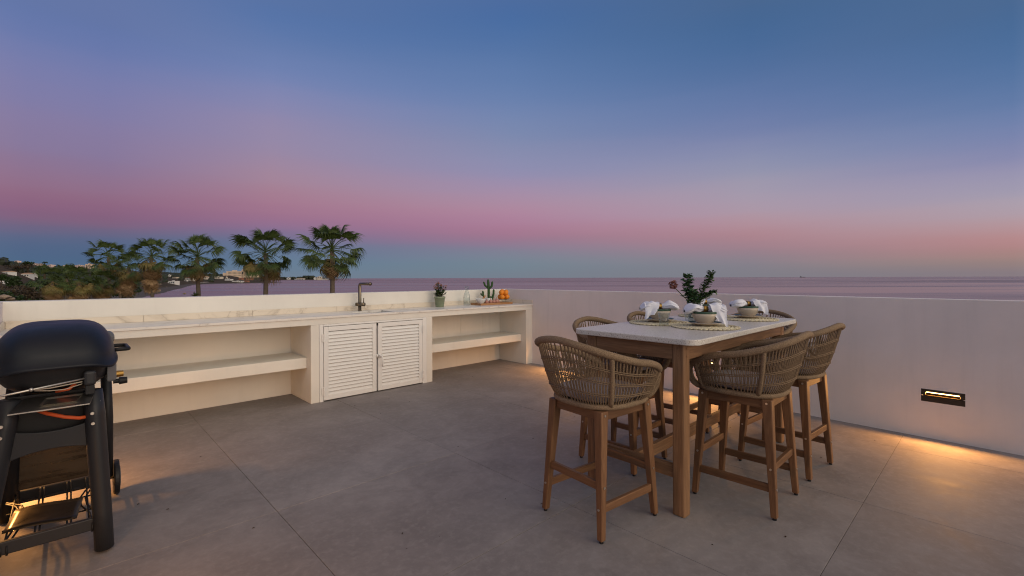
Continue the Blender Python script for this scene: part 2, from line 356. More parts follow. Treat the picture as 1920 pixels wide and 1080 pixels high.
lit = MB()
for _ in range(46):
    x, y = R.uniform(-5.2, -.3), R.uniform(-5.6, -.7); a = R.uniform(0, 6.28); q = R.uniform(.004, .011)
    dx, dy = math.cos(a) * q, math.sin(a) * q; w_ = R.uniform(.25, .6)
    lit.add([(x - dx, y - dy, .0012), (x + dy * w_, y - dx * w_, .003), (x + dx, y + dy, .0015), (x - dy * w_, y + dx * w_, .004)], [(0, 1, 2, 3)])
M['litter'] = mat('dry_litter', (.05, .032, .02), .9, .1)
tag(lit.build('leaf_litter', M['litter']), kind='stuff', label='scattered specks of dry leaf on the terrace tiles')

# ------------------------------------------------------------------ parapet walls, with the holes for the recessed lamps
def holed_wall(mb, A, B, z1, holes, thick, nrm):
    # vertical wall between A and B; nrm points to the terrace; holes = [(s0, s1, z0, z1)] along A->B
    A, B = Vector(A), Vector(B); L = (B - A).length; d = (B - A) / L; n = Vector(nrm)
    ss = sorted({0, L, *[h for q in holes for h in q[:2]]}); zs = sorted({-.3, z1, *[h for q in holes for h in q[2:]]})
    P = lambda s, z, o=0: (A.x + d.x * s - n.x * o, A.y + d.y * s - n.y * o, z)
    for i in range(len(ss) - 1):
        for j in range(len(zs) - 1):
            ms, mz = (ss[i] + ss[i + 1]) / 2, (zs[j] + zs[j + 1]) / 2
            if any(h[0] < ms < h[1] and h[2] < mz < h[3] for h in holes): continue
            mb.add([P(ss[i], zs[j]), P(ss[i + 1], zs[j]), P(ss[i + 1], zs[j + 1]), P(ss[i], zs[j + 1])], [(0, 1, 2, 3)])
    for h in holes:
        a, b, c, e = h; o = .09
        mb.add([P(a, c), P(b, c), P(b, e), P(a, e), P(a, c, o), P(b, c, o), P(b, e, o), P(a, e, o)], [(0, 1, 5, 4), (1, 2, 6, 5), (2, 3, 7, 6), (3, 0, 4, 7), (4, 5, 6, 7)])
    for (s0, s1) in [(0, L)]:
        mb.add([P(s0, -.3, thick), P(s1, -.3, thick), P(s1, z1, thick), P(s0, z1, thick)], [(0, 1, 2, 3)])
        mb.add([P(s0, z1), P(s1, z1), P(s1, z1, thick), P(s0, z1, thick)], [(0, 1, 2, 3)])
        for s in (s0, s1): mb.add([P(s, -.3), P(s, z1), P(s, z1, thick), P(s, -.3, thick)], [(0, 1, 2, 3)])
WZ = 1.162
RA, RB = Vector((.115, 0, 0)), Vector((-.075, -9.0, 0))
rd = (RB - RA).normalized(); rn = Vector((rd.y, -rd.x, 0)); rL = (RB - RA).length
if rn.x > 0: rn = -rn
LAMPS_R = [1.40, 3.42, 5.41]; LAMPS_L = [-1.70, -3.75]
mb = MB(); holed_wall(mb, RA, RB, WZ, [(s - .125, s + .125, .308, .402) for s in LAMPS_R], .2, rn)
tag(mb.build('parapet_wall', M['wall']), 'long white parapet with black recessed lamps, seaward side behind the dining table', 'wall')
LA, LB = Vector((-5.6, -9.0, 0)), Vector((-5.6, 0, 0))
mb = MB(); holed_wall(mb, LA, LB, WZ, [(y + 9 - .125, y + 9 + .125, .308, .402) for y in LAMPS_L], .2, Vector((1, 0, 0)))
tag(mb.build('parapet_wall', M['wall']), 'white parapet at the far left, beside the black barbecue', 'wall')
mb = MB().box(-5.8, .315, .0, .2, -.3, WZ)
tag(mb.build('parapet_wall', M['counter'], bevel=.006), 'cream parapet running behind the kitchen counter, palms beyond it', 'wall')

# recessed wall lamps
M['lamp_black'] = mat('lamp_black', (.035, .026, .018), .45, .4)
M['lamp_baffle'] = mat('lamp_baffle', (.004, .003, .002), .95, 0)
M['lamp_glow'] = mat('warm_led', (1, .8, .5), .5, .2, emit=(1, .56, .19), estr=11)
M['lamp_diffuser'] = mat('lamp_inner', (.03, .02, .012), .8, .05)
def wall_lamp(c, out, label, energy=12):
    # local: +Y points out of the wall into the terrace, X along it
    rz = math.atan2(out.y, out.x) - PI / 2
    t = thing('wall_lamp', label, 'wall lamp', c, rz, 'recessed lamps low in the parapet walls')
    fr = MB()
    w, h, pr = .134, .052, .002
    for x0, x1, z0, z1 in ((-w, w, .030, h), (-w, w, -h, -.004), (-w, -.105, .002, .030), (.105, w, .002, .030)): fr.box(x0, x1, -.012, pr, z0, z1)
    fr.build('frame', M['lamp_black'], t, bevel=.0015)
    MB().box(-.1049, .1049, -.012, .0015, -.0035, .0018).build('light_baffle', M['lamp_baffle'], t)
    hs = MB(); hs.add([(-.105, -.012, .002), (.105, -.012, .002), (.105, -.012, .03), (-.105, -.012, .03), (-.105, -.06, -.013), (.105, -.06, -.013), (.105, -.06, .03), (-.105, -.06, .03)],
                      [(0, 1, 5, 4), (2, 3, 7, 6), (1, 2, 6, 5), (3, 0, 4, 7), (4, 5, 6, 7)]).build('housing', M['lamp_diffuser'], t)
    MB().box(-.1, .1, -.011, -.002, .0228, .0288).build('led_strip', M['lamp_glow'], t)
    ld = bpy.data.lights.new('lamp_light', 'AREA'); ld.shape = 'RECTANGLE'; ld.size = .196; ld.size_y = .006; ld.energy = energy; ld.color = (1, .44, .11)
    lo = bpy.data.objects.new('lamp_light', ld); COL.objects.link(lo); lo.parent = t
    lo.location = (0, -.0055, .0200); lo.rotation_euler = (math.radians(30), 0, 0)
    return t
NR = ['recessed wall lamp nearest the corner, its glow past the counter end', 'recessed wall lamp behind the table, seen only by its glow under the stools', 'lit black recessed wall lamp on the bare white wall right of the stools']
for s, n in zip(LAMPS_R, NR): wall_lamp(RA + rd * s + Vector((0, 0, .355)), rn, n)
wall_lamp(Vector((-5.6, LAMPS_L[0], .355)), Vector((1, 0, 0)), 'recessed wall lamp in the left parapet, glowing on the floor under the barbecue', 15)
wall_lamp(Vector((-5.6, LAMPS_L[1], .355)), Vector((1, 0, 0)), 'recessed wall lamp in the left parapet, out of sight in front of the barbecue', 10)

# ------------------------------------------------------------------ outdoor kitchen counter
kt = thing('outdoor_kitchen', 'long cream built-in outdoor kitchen counter with open shelves and white louvered doors', 'counter', (-2.5, -.3, 0))
def K(mb): mb.v = [(x + 2.5, y + .3, z) for x, y, z in mb.v]; return mb
Z1, ZT, ZW, YF, XE = .845, .913, .935, -.63, .105
for x0, x1 in ((-3.325, -3.236), (-1.864, -1.775), (-.03, XE), (-5.598, -5.50)): K(MB().box(x0, x1, YF, -.003, 0, Z1)).build('pier', M['counter'], kt, bevel=.005)
mb = MB(); mb.box(-5.598, XE, YF, YF + .09, Z1 + .0005, ZT); mb.box(-5.598, -3.236, YF + .0905, -.003, Z1 + .0005, ZT); mb.box(-1.864, XE, YF + .0905, -.003, Z1 + .0005, ZT)
K(mb).build('apron', M['counter'], kt, bevel=.003)
K(MB().box(-5.499, -3.3265, YF + .11, -.004, .372, .487)).build('shelf', M['counter'], kt, bevel=.006)
K(MB().box(-1.7735, -.0315, YF + .11, -.004, .352, .462)).build('shelf', M['counter'], kt, bevel=.006)
for x0, x1 in ((-1.7735, -.853), (-.851, -.411), (-.409, -.0315)):
    K(MB().box(x0, x1, -.0165 + R.uniform(-.001, .001), -.003, .4625, .8445)).build('back_panel', M['counter'], kt, bevel=.0015)
# worktop with the sink cut-out
SX0, SX1, SY0, SY1 = -2.73, -2.27, -.53, -.20
mb = MB(); xs = [-5.598, SX0, SX1, XE + .008]; ys = [YF - .014, SY0, SY1, -.003]
for z in (ZT + .0005, ZW):
    for i in range(3):
        for j in range(3):
            if (i, j) != (1, 1): mb.add([(xs[i], ys[j], z), (xs[i + 1], ys[j], z), (xs[i + 1], ys[j + 1], z), (xs[i], ys[j + 1], z)], [(0, 1, 2, 3)])
def band(x0, x1, y0, y1):
    P = [(x0, y0), (x1, y0), (x1, y1), (x0, y1)]
    for k in range(4):
        a, b = P[k], P[(k + 1) % 4]; mb.add([(*a, ZT + .0005), (*b, ZT + .0005), (*b, ZW), (*a, ZW)], [(0, 1, 2, 3)])
band(xs[0], xs[3], ys[0], ys[3]); band(SX0, SX1, SY0, SY1)
wt = K(mb).build('worktop', M['marble'], kt)
bm = bmesh.new(); bm.from_mesh(wt.data); bmesh.ops.remove_doubles(bm, verts=bm.verts, dist=1e-5); bmesh.ops.recalc_face_normals(bm, faces=bm.faces); bm.to_mesh(wt.data); bm.free()
sk = MB(); q = .012
sk.add([(SX0 - q, SY0 - q, ZT - .002), (SX1 + q, SY0 - q, ZT - .002), (SX1 + q, SY1 + q, ZT - .002), (SX0 - q, SY1 + q, ZT - .002), (SX0 + .02, SY0 + .02, ZT - .19), (SX1 - .02, SY0 + .02, ZT - .19), (SX1 - .02, SY1 - .02, ZT - .19), (SX0 + .02, SY1 - .02, ZT - .19)],
       [(0, 1, 5, 4), (1, 2, 6, 5), (2, 3, 7, 6), (3, 0, 4, 7), (4, 5, 6, 7)])
sk = K(sk).build('sink_basin', M['steel'], kt)
K(MB().lathe([(.036, ZT - .188), (.036, ZT - .184), (.028, ZT - .183), (.012, ZT - .186)], 16, ((SX0 + SX1) / 2, (SY0 + SY1) / 2, 0))).build('drain', M['tap_steel'], sk, smooth=True)
# backsplash tiles
jx = [-5.585, -4.68, -3.73, -2.78, -1.83, -.88, .092]
for a, b in zip(jx, jx[1:]): K(MB().box(a + .001, b - .001, -.0145, -.003, ZW + .0006, ZW + .064)).build('backsplash_tile', M['splash'], kt, bevel=.0012)
K(MB().box(.0935, XE + .001, YF - .01, -.0155, ZW + .0006, ZW + .064)).build('backsplash_tile', M['splash'], kt, bevel=.0012)
K(MB().box(-5.598, -5.587, YF - .01, -.0155, ZW + .0006, ZW + .064)).build('backsplash_tile', M['splash'], kt, bevel=.0012)
# louvered doors
mb = MB(); y0, y1 = YF - .004, YF + .045
mb.box(-3.2345, -3.192, y0, y1, .0, Z1 - .0005); mb.box(-1.925, -1.8655, y0, y1, 0, Z1 - .0005); mb.box(-3.1915, -1.9255, y0, y1, .823, Z1 - .0005)
K(mb).build('door_frame', M['lacquer'], kt, bevel=.003)
def door(x0, x1, hl):
    fd = MB(); ya, yb = YF - .008, YF + .022; zb, zt = .014, .818; sw = .052
    fd.box(x0, x0 + sw, ya, yb, zb, zt); fd.box(x1 - sw, x1, ya, yb, zb, zt); fd.box(x0 + sw + .0004, x1 - sw - .0004, ya, yb, zb, zb + .05); fd.box(x0 + sw + .0004, x1 - sw - .0004, ya, yb, zt - .05, zt)
    d = K(fd).build('louvered_door', M['lacquer'], kt, bevel=.0025)
    N = 18; zs0, zs1 = zb + .052, zt - .052; p = (zs1 - zs0) / N
    sm = MB(); L = (x1 - x0) - 2 * sw - .001
    prof = [(-.006, -.004), (.012, p * .76), (.016, p * .70), (-.002, -.008)]   # (y, z): bottom edge proud, top edge leaning back
    n = len(prof); vs = [(x, yy, zz) for x in (0, L) for yy, zz in prof]
    sm.add(vs, [(0, 1, 2, 3), (7, 6, 5, 4)] + [(i, (i + 1) % n, n + (i + 1) % n, n + i) for i in range(n)])
    me = sm.mesh('slat', M['lacquer'])
    for k in range(N): put('slat', me, d, loc=(x0 + sw + .0005 + 2.5, YF + .3 - .001, zs0 + k * p + .004))
    for z in (.115, .70):
        hg = MB(); hg.tube([(hl, ya - .008, z - .045), (hl, ya - .008, z - .002)], .008, 10); hg.tube([(hl, ya - .008, z + .002), (hl, ya - .008, z + .045)], .008, 10)
        hg.box(hl - .022, hl + .022, ya - .003, ya - .0005, z - .04, z + .04)
        K(hg).build('hinge', M['lacquer'], d)
    return d
dl = door(-3.188, -2.566, -3.192); dr = door(-2.546, -1.930, -1.926)
mb = MB(); yh = YF - .016
mb.box(-2.572, -2.552, yh - .006, yh + .0075, .412, .448); mb.box(-2.545, -2.518, yh - .004, yh + .0075, .405, .452)
mb.tube([(-2.532, yh - .006, .43), (-2.532, yh - .03, .43), (-2.518, yh - .036, .425), (-2.512, yh - .036, .37), (-2.511, yh - .033, .30)], [.008, .008, .009, .009, .007], 8)
K(mb).build('handle', M['lacquer'], dr, smooth=True)
K(MB().box(-2.564, -2.548, YF - .012, YF + .01, .790, .816)).build('latch', M['black'], dl)
# tap
TX, TY = -2.525, -.115
tp = K(MB().lathe([(.027, ZW + .0005), (.027, ZW + .006), (.0205, ZW + .008), (.0205, ZW + .32)], 20, (TX, TY, 0)))
tp = tp.build('tap', M['tap_steel'], kt, smooth=True, bevel=0)
mb = MB(); mb.tube([(TX, TY, ZW + .30), (TX, TY, ZW + .328), (TX + .002, TY - .004, ZW + .340), (TX + .004, TY - .016, ZW + .345), (TX + .03, TY - .215, ZW + .345)], .0175, 14)
mb.tube([(TX + .029, TY - .20, ZW + .345), (TX + .031, TY - .232, ZW + .345)], .021, 14); K(mb).build('spout', M['tap_steel'], tp, smooth=True)
mb = MB(); mb.tube([(TX - .035, TY + .03, ZW + .085), (TX + .03, TY - .075, ZW + .085)], .0225, 16); K(mb).build('mixer_body', M['tap_steel'], tp, smooth=True)
mb = MB(); mb.tube([(TX + .022, TY - .062, ZW + .10), (TX + .022, TY - .062, ZW + .165)], [.006, .005], 10); K(mb).build('lever', M['tap_steel'], tp, smooth=True)

# ------------------------------------------------------------------ things on the counter
ZC = ZW + .0005
def leaf_quad(mb, p, d, up, L, w, fold=.15):
    d = d.normalized(); s = d.cross(up); s = s.normalized() if s.length > 1e-5 else d.orthogonal().normalized(); n = s.cross(d)
    a, b, c = p, p + d * L * .45 + n * L * .03, p + d * L
    mb.add([a, b + s * w + n * w * fold, c, b - s * w + n * w * fold, b], [(0, 1, 4), (1, 2, 4), (2, 3, 4), (3, 0, 4)])
pt = thing('potted_kalanchoe', 'red-tipped leafy plant in sage green pot at the right of the sink', 'potted plant', (-1.335, -.165, ZC))
MB().lathe([(.056, 0), (.060, .006), (.076, .125), (.081, .126), (.082, .148), (.076, .149), (.071, .128), (.069, .12)], 28).build('pot', M['sage'], pt, smooth=True)
MB().lathe([(.0, .124), (.07, .124)], 20, cap0=False).build('soil', M['soil'], pt)
lf, fw, stm = MB(), MB(), MB()
for i in range(34):
    a = R.uniform(0, 2 * PI); r = R.uniform(.01, .095); h = R.uniform(.09, .25); base = Vector((R.uniform(-.03, .03), R.uniform(-.03, .03), .12)); tip = Vector((r * math.cos(a) * 1.1, r * math.sin(a), .12 + h * (1 - r * 4)))
    stm.tube([base, (base + tip) / 2 + Vector((0, 0, .01)), tip], .002, 4)
    for k in range(9):
        f = .35 + .65 * k / 8; p = base.lerp(tip, f); q = R.uniform(0, 2 * PI)
        leaf_quad(lf, p, Vector((math.cos(q), math.sin(q), R.uniform(-.1, .8))), Vector((0, 0, 1)), R.uniform(.028, .046), R.uniform(.012, .018))
    if tip.z > .24:
        for k in range(16):
            q = R.uniform(0, 2 * PI); leaf_quad(fw, tip + Vector((R.gauss(0, .012), R.gauss(0, .012), R.gauss(.008, .008))), Vector((math.cos(q), math.sin(q), R.uniform(.2, 1))), Vector((0, 0, 1)), .014, .006)
stm.build('stem', M['stem'], pt); lf.build('foliage', M['leaf'], pt); fw.build('blossom', M['flower'], pt)
cf = thing('water_carafe', 'clear glass carafe half filled with water beside the wooden tray', 'carafe', (-.845, -.17, ZC))
MB().lathe([(.001, .004), (.047, .004), (.051, .012), (.051, .13), (.045, .165), (.030, .20), (.026, .225), (.030, .26), (.037, .29), (.035, .29), (.028, .26), (.0235, .225), (.0275, .20), (.042, .164), (.048, .13), (.048, .014), (.001, .008)], 28, cap0=False).build('carafe_body', M['thin_glass'], cf, smooth=True)
MB().lathe([(.001, .0085), (.0475, .0145), (.0475, .12), (.001, .12)], 28, cap0=False).build('water', M['water'], cf, smooth=False)
tr = thing('wooden_tray', 'long orange-brown wooden serving tray at the right end of the counter', 'tray', (-.40, -.245, ZC), 0)
TRX = .32
mb = MB(); mb.box(-TRX, TRX, -.11, .11, 0, .012); mb.build('tray_base', M['light_wood'], tr, bevel=.002)
mb = MB(); mb.box(-TRX - .01, TRX + .01, -.122, -.1105, 0, .03); mb.box(-TRX - .01, TRX + .01, .1105, .122, 0, .03); mb.box(-TRX - .01, -TRX - .0005, -.11, .11, 0, .03); mb.box(TRX + .0005, TRX + .01, -.11, .11, 0, .03)
mb.build('tray_rim', M['light_wood'], tr, bevel=.002)
ZY = ZC + .0125
mo = thing('mortar_bowl', 'white ceramic mortar bowl on the left end of the tray', 'bowl', (-.625, -.235, ZY))
MB().lathe([(.036, 0), (.040, .006), (.062, .035), (.078, .072), (.083, .084), (.079, .085), (.072, .07), (.055, .035), (.001, .014)], 30).build('bowl', M['white_ceramic'], mo, smooth=True)
mb = MB(); mb.tube([(.0, 0, .028), (.055, .012, .075), (.10, .02, .118)], [.015, .011, .013], 12); mb.sphere((.10, .02, .118), .0135, 10, 6)
tag(mb.build('pestle', M['light_wood'], None, smooth=True, loc=(-.625, -.235, ZY)), 'wooden pestle leaning in the white mortar bowl', 'pestle')
ca = thing('potted_cactus', 'tall branching green cactus in a small white pot on the tray', 'cactus', (-.415, -.175, ZY))
MB().lathe([(.045, 0), (.052, .004), (.056, .085), (.050, .086), (.047, .072)], 4 * 7).build('pot', M['white_ceramic'], ca, smooth=True)
MB().lathe([(0, .074), (.048, .074)], 16, cap0=False).build('soil', M['soil'], ca)
def cactus_arm(mb, pts, r):
    pts = [Vector(p) for p in pts]; N = 18; Q = []
    for k in range(N + 1):
        f = k / N * (len(pts) - 1); i = min(int(f), len(pts) - 2); Q.append(pts[i].lerp(pts[i + 1], f - i))
    n = 15; vs = []; ref = Vector((1, 0, 0))
    for k, p in enumerate(Q):
        t = (Q[min(k + 1, N)] - Q[max(k - 1, 0)]).normalized(); nx = (ref - t * ref.dot(t)).normalized(); ny = t.cross(nx)
        rr = r * (1 if k < N - 3 else math.sqrt(max(.02, 1 - ((k - N + 3) / 3.02) ** 2))) * (.8 + .2 * min(1, k / 4))
        for j in range(n):
            q = 2 * PI * j / n; g = rr * (1.0 if j % 3 else .72); vs.append(p + nx * g * math.cos(q) + ny * g * math.sin(q))
    mb.add(vs, [(i * n + j, i * n + (j + 1) % n, (i + 1) * n + (j + 1) % n, (i + 1) * n + j) for i in range(N) for j in range(n)] + [tuple(N * n + j for j in range(n))])
for pts, r in (([(0, 0, .06), (.002, 0, .2), (-.004, 0, .385)], .020), ([(-.004, 0, .24), (-.035, -.005, .285), (-.048, -.005, .345)], .014), ([(.004, 0, .23), (.032, 0, .27), (.040, 0, .35)], .016),
               ([(.035, .0, .06), (.05, 0, .15), (.052, 0, .225)], .016), ([(-.035, -.02, .06), (-.052, -.03, .13), (-.055, -.03, .20)], .015), ([(-.05, -.03, .12), (-.072, -.03, .14), (-.075, -.03, .168)], .010), ([(.02, -.025, .06), (.025, -.028, .115)], .014)):
    mb = MB(); cactus_arm(mb, [(1.15 * p[0] + .3 * p[1], -1.1 * p[0] + .3 * p[1], p[2]) for p in pts], r * 1.05); mb.build('cactus_arm', M['cactus'], ca, smooth=True)
for k, (x, y, r, l) in enumerate(((-.535, -.275, .030, 'pink onion at the left of the row, next to the mortar'), (-.475, -.295, .033, 'pale pink onion in front of the cactus pot, second from the mortar'), (-.415, -.30, .031, 'pink onion in the middle of the row before the cactus'), (-.355, -.30, .036, 'largest red-brown onion, right of the cactus pot'), (-.30, -.275, .028, 'small red onion nearest the stand of oranges'))):
    mb = MB(); mb.lathe([(.004, 0), (r * .7, r * .22), (r, r * .85), (r * .82, r * 1.45), (r * .3, r * 1.9), (r * .14, r * 2.5), (r * .05, r * 2.9)], 16); o = mb.build('onion', M['onion'], smooth=True, loc=(x, y, ZY))
    o.rotation_euler = (0, 0, R.uniform(0, 6)); tag(o, l, 'onion', 'onions lying on the wooden tray')
gs = thing('fruit_stand', 'low clear glass footed stand holding the oranges', 'fruit stand', (-.155, -.235, ZY))
MB().lathe([(.055, 0), (.058, .005), (.018, .014), (.013, .03), (.03, .044), (.085, .052), (.105, .066), (.102, .068), (.083, .056), (.0, .05)], 28).build('stand', M['thin_glass'], gs, smooth=True)
OR = [(-.055, -.035, .097, 'orange low on the left of the pile'), (.035, -.05, .100, 'orange low at the front of the pile'), (.06, .035, .098, 'orange low on the right of the pile'), (-.02, .05, .097, 'orange low at the back of the pile'),
      (-.045, -.01, .171, 'orange on the upper left of the pile'), (.012, -.045, .165, 'orange in the middle of the pile, facing the terrace'), (.055, -.005, .172, 'orange on the upper right of the pile'), (.01, .035, .178, 'topmost orange at the back of the pile')]
om = MB().sphere((0, 0, 0), .044, 18, 12, (1, 1, .95)).mesh('orange', M['orange'], True)
for x, y, z, l in OR: tag(put('orange', om, loc=(-.155 + x, -.235 + y, ZY + z), rot=(R.uniform(0, 3), R.uniform(0, 3), 0)), l, 'orange', 'oranges piled on the glass stand')

# ------------------------------------------------------------------ bar table
TX0, TX1, TY0, TY1, TZ = -2.765, -.90, -4.60, -3.75, 1.01
TCX, TCY = (TX0 + TX1) / 2, (TY0 + TY1) / 2
tb = thing('bar_table', 'high wooden bar table with a pale speckled terrazzo top', 'table', (TCX, TCY, 0))
hx, hy = (TX1 - TX0) / 2, (TY1 - TY0) / 2
def rrect(hx, hy, r, n=7):
    P = []
    for sx, sy, a0 in ((1, 1, 0), (-1, 1, 90), (-1, -1, 180), (1, -1, 270)):
        for k in range(n + 1):
            a = math.radians(a0 + 90 * k / n); P.append((sx * (hx - r) + r * math.cos(a), sy * (hy - r) + r * math.sin(a)))
    return P
MB().prism(rrect(hx, hy, .07), TZ - .034, TZ).build('tabletop', M['terrazzo'], tb, bevel=.006, seg=3)
LX, LY = hx - .085, hy - .125
lm = {}
for sx in (-1, 1):
    for sy in (-1, 1):
        mb = MB(); a, b = .037, .037
        mb.prism([(sx * q, sy * w) for q, w in rrect(a, b, .012, 3)], 0.004, TZ - .0345)
        o = mb.build('leg', M['table_z'], tb, loc=(sx * LX, sy * LY, 0), smooth=False)
        for z in (TZ - .06, TZ - .105):
            for d in ((sx, 0), (0, sy)):
                c = MB().tube([(d[0] * .036, d[1] * .036, z), (d[0] * .0395, d[1] * .0395, z)], .008, 10); c.build('bolt', M['table_x'], o, smooth=False)
for sy in (-1, 1): MB().box(-LX + .0375, LX - .0375, sy * LY - .013 + sy * .018, sy * LY + .013 + sy * .018, TZ - .128, TZ - .0345).build('apron', M['table_x'], tb, bevel=.003)
for sx in (-1, 1): MB().box(sx * LX - .013 + sx * .018, sx * LX + .013 + sx * .018, -LY + .0375, LY - .0375, TZ - .128, TZ - .0345).build('apron', M['table_y'], tb, bevel=.003)
for sx in (-1, 1): MB().box(sx * LX - .014, sx * LX + .014, -LY + .0375, LY - .0375, .20, .275).build('stretcher', M['table_y'], tb, bevel=.003)
MB().box(-LX + .0145, LX - .0145, -.017, .017, .20, .275).build('stretcher', M['table_x'], tb, bevel=.003)

# ------------------------------------------------------------------ bar stools (front is local +X)
st = thing('bar_stool', '', 'bar stool', (0, 0, 0))
FH, PM = 1.022, 2.42
sgp = lambda v, e: math.copysign(abs(v) ** e, v)
def rim(f):
    c, s = math.cos(f), math.sin(f)
    x = -c * 0; x = -.335 * abs(c) ** .78 if c > 0 else .275 * abs(c) ** .70
    y = .315 * sgp(s, .78)
    q = abs(f) / PM
    z = FH - .205 * (q ** 1.5) - .012 * math.sin(PI * q)
    return Vector((x, y, z))
def ring(f):
    c, s = math.cos(f), math.sin(f)
    x = -.225 * abs(c) ** .78 if c > 0 else .245 * abs(c) ** .66
    return Vector((x, .225 * sgp(s, .74), .672))
def shell(f, t):
    a, b = ring(f), rim(f + (.03 if f > 0 else .03) * t)
    e = t ** .72
    p = Vector((a.x + (b.x - a.x) * e, a.y + (b.y - a.y) * e, a.z + (b.z - a.z) * t))
    return p
NS = 148; wv = MB()
for k in range(NS):
    f = -PM + 2 * PM * (k + .5) / NS
    sk_ = (.030 if k % 2 else -.030)
    wv.tube([shell(f + sk_ * (t - .5) * (1 if abs(f) < PM - .08 else 0), t) for t in (.0, .17, .34, .52, .7,   .86, 1.0)], .0029, 5, cap=False)
for tb_ in (.24, .47, .71):
    for dz, rr in ((-.0045, .0034), (.0045, .0034)):
        wv.tube([shell(-PM + 2 * PM * k / 70, tb_) * 1 + (Vector((shell(-PM + 2 * PM * k / 70, tb_).x, shell(-PM + 2 * PM * k / 70, tb_).y, 0)).normalized() * .003) + Vector((0, 0, dz)) for k in range(71)], rr, 5, cap=False)
o = wv.build('rope_weave', M['rope'], st, smooth=True); o['kind'] = 'stuff'
def arm_end(sgn):
    a = rim(sgn * PM); b = ring(sgn * PM * 1.0)
    P = []
    for k in range(9):
        q = k / 8 * PI; zc, rz_ = (a.z + b.z) / 2, (a.z - b.z) / 2
        P.append(Vector((a.x + (b.x - a.x) * k / 8 + .045 * math.sin(q), a.y + (b.y - a.y) * (k / 8) ** 1.3, zc + rz_ * math.cos(q))))
    return P
path = arm_end(-1)[::-1] + [rim(-PM + 2 * PM * k / 60) for k in range(1, 60)] + arm_end(1)
MB().tube(path, .0195, 10).build('back_rim', M['rope_rim'], st, smooth=True)
MB().tube([ring(2 * PI * k / 60) for k in range(60)], .0165, 8, closed=True).build('seat_ring', M['rope_rim'], st, smooth=True)
for f in (-1.02, 1.02, -2.2, 2.2):
    MB().tube([shell(f, t / 8) + Vector((shell(f, t / 8).x, shell(f, t / 8).y, 0)).normalized() * .002 for t in range(9)], .0125, 8).build('back_post', M['rope_rim'], st, smooth=True)
def pad(hx, hy, z0, z1, r, crown):
    def fn(a, b):
        q = 2 * PI * a; t = -PI / 2 + PI * b; cr = max(0, math.cos(t)) ** .35
        x, y = hx * sgp(math.cos(q), .62) * cr, hy * sgp(math.sin(q), .62) * cr
        return Vector((x, y, (z0 + z1) / 2 + (z1 - z0) / 2 * sgp(math.sin(t), .6) + crown * (1 - cr) * (1 if t > 0 else 0)))
    return fn
MB().grid(pad(.222, .214, .684, .735, .05, .012), 40, 14, cu=True).build('seat_cushion', M['cushion'], st, smooth=True)
MB().grid(pad(.225, .210, .658, .682, .05, 0), 32, 6, cu=True).build('seat_base', M['rope'], st, smooth=True)
FX, FY, TXX, TYY = .225, .212, .180, .172; LT = .655
lp = lambda sx, sy, z: Vector((sx * (FX + (TXX - FX) * z / LT), sy * (FY + (TYY - FY) * z / LT), z))
for sx in (-1, 1):
    for sy in (-1, 1):
        mb = MB(); a, b = lp(sx, sy, .012), lp(sx, sy, LT)
        vs = []
        for p, w in ((a, .0165), (lp(sx, sy, .3), .021), (b, .027)):
            vs += [p + Vector((-w, -w, 0)), p + Vector((w, -w, 0)), p + Vector((w, w, 0)), p + Vector((-w, w, 0))]
        mb.add(vs, [(3, 2, 1, 0), (8, 9, 10, 11)] + [(r * 4 + k, r * 4 + (k + 1) % 4, r * 4 + 4 + (k + 1) % 4, r * 4 + 4 + k) for r in (0, 1) for k in range(4)])
        lg = mb.build('leg', M['wood_z'], st, bevel=.005)
        c = lp(sx, sy, 0); MB().lathe([(.011, 0), (.011, .0135)], 10, (c.x, c.y, .0), cap1=True).build('foot_pad', M['black'], lg)
        for z in (.635, .165, .275):
            q = lp(sx, sy, z); w = .0165 + (.027 - .0165) * z / LT
            d = Vector((0, sy, 0)) if z != .165 else Vector((sx, 0, 0))
            MB().tube([q + d * (w - .004), q + d * (w + .0035)], .0065, 8).build('bolt', M['bolt'], lg)
def rail(a, b, w, h, m): 
    a, b = Vector(a), Vector(b); d = (b - a).normalized() * .018
    MB().beam(a + d, b - d, w, h).build('stretcher', m, st, bevel=.003)
for sx in (-1, 1): rail(lp(sx, -1, .275), lp(sx, 1, .275), .022, .042, M['wood_y'])
for sy in (-1, 1): rail(lp(-1, sy, .165), lp(1, sy, .165), .022, .042, M['wood_x'])
for sx in (-1, 1):
    a, b = lp(sx, -1, .628), lp(sx, 1, .628); MB().beam(a + Vector((0, .024, 0)), b - Vector((0, .024, 0)), .022, .05).build('seat_rail', M['wood_y'], st, bevel=.003)
for sy in (-1, 1):
    a, b = lp(-1, sy, .628), lp(1, sy, .628); MB().beam(a + Vector((.024, 0, 0)), b - Vector((.024, 0, 0)), .022, .05).build('seat_rail', M['wood_x'], st, bevel=.003)
index(st)
STOOLS = [(-3.00, -4.14, -6, 'woven rope bar stool at the near head of the table, back to the camera'),
          (-2.16, -4.635, 91, 'woven rope bar stool on the camera side of the table, right beside its near leg'),
          (-1.435, -4.65, 86, 'woven rope bar stool on the camera side, nearest the lit wall lamp'),
          (-2.21, -3.785, -90, 'woven rope bar stool on the far side of the table, behind the drinking glass'),
          (-1.42, -3.76, -90, 'woven rope bar stool on the far side, half hidden by bowls and napkins'),
          (-.66, -4.17, 180, 'woven rope bar stool at the far head of the table, before the long wall')]
for i, (x, y, a, l) in enumerate(STOOLS):
    o = st if i == 0 else copy_tree(st)
    o.location = (x, y, 0); o.rotation_euler.z = math.radians(a); tag(o, l, 'bar stool', 'six rope bar stools around the high table')

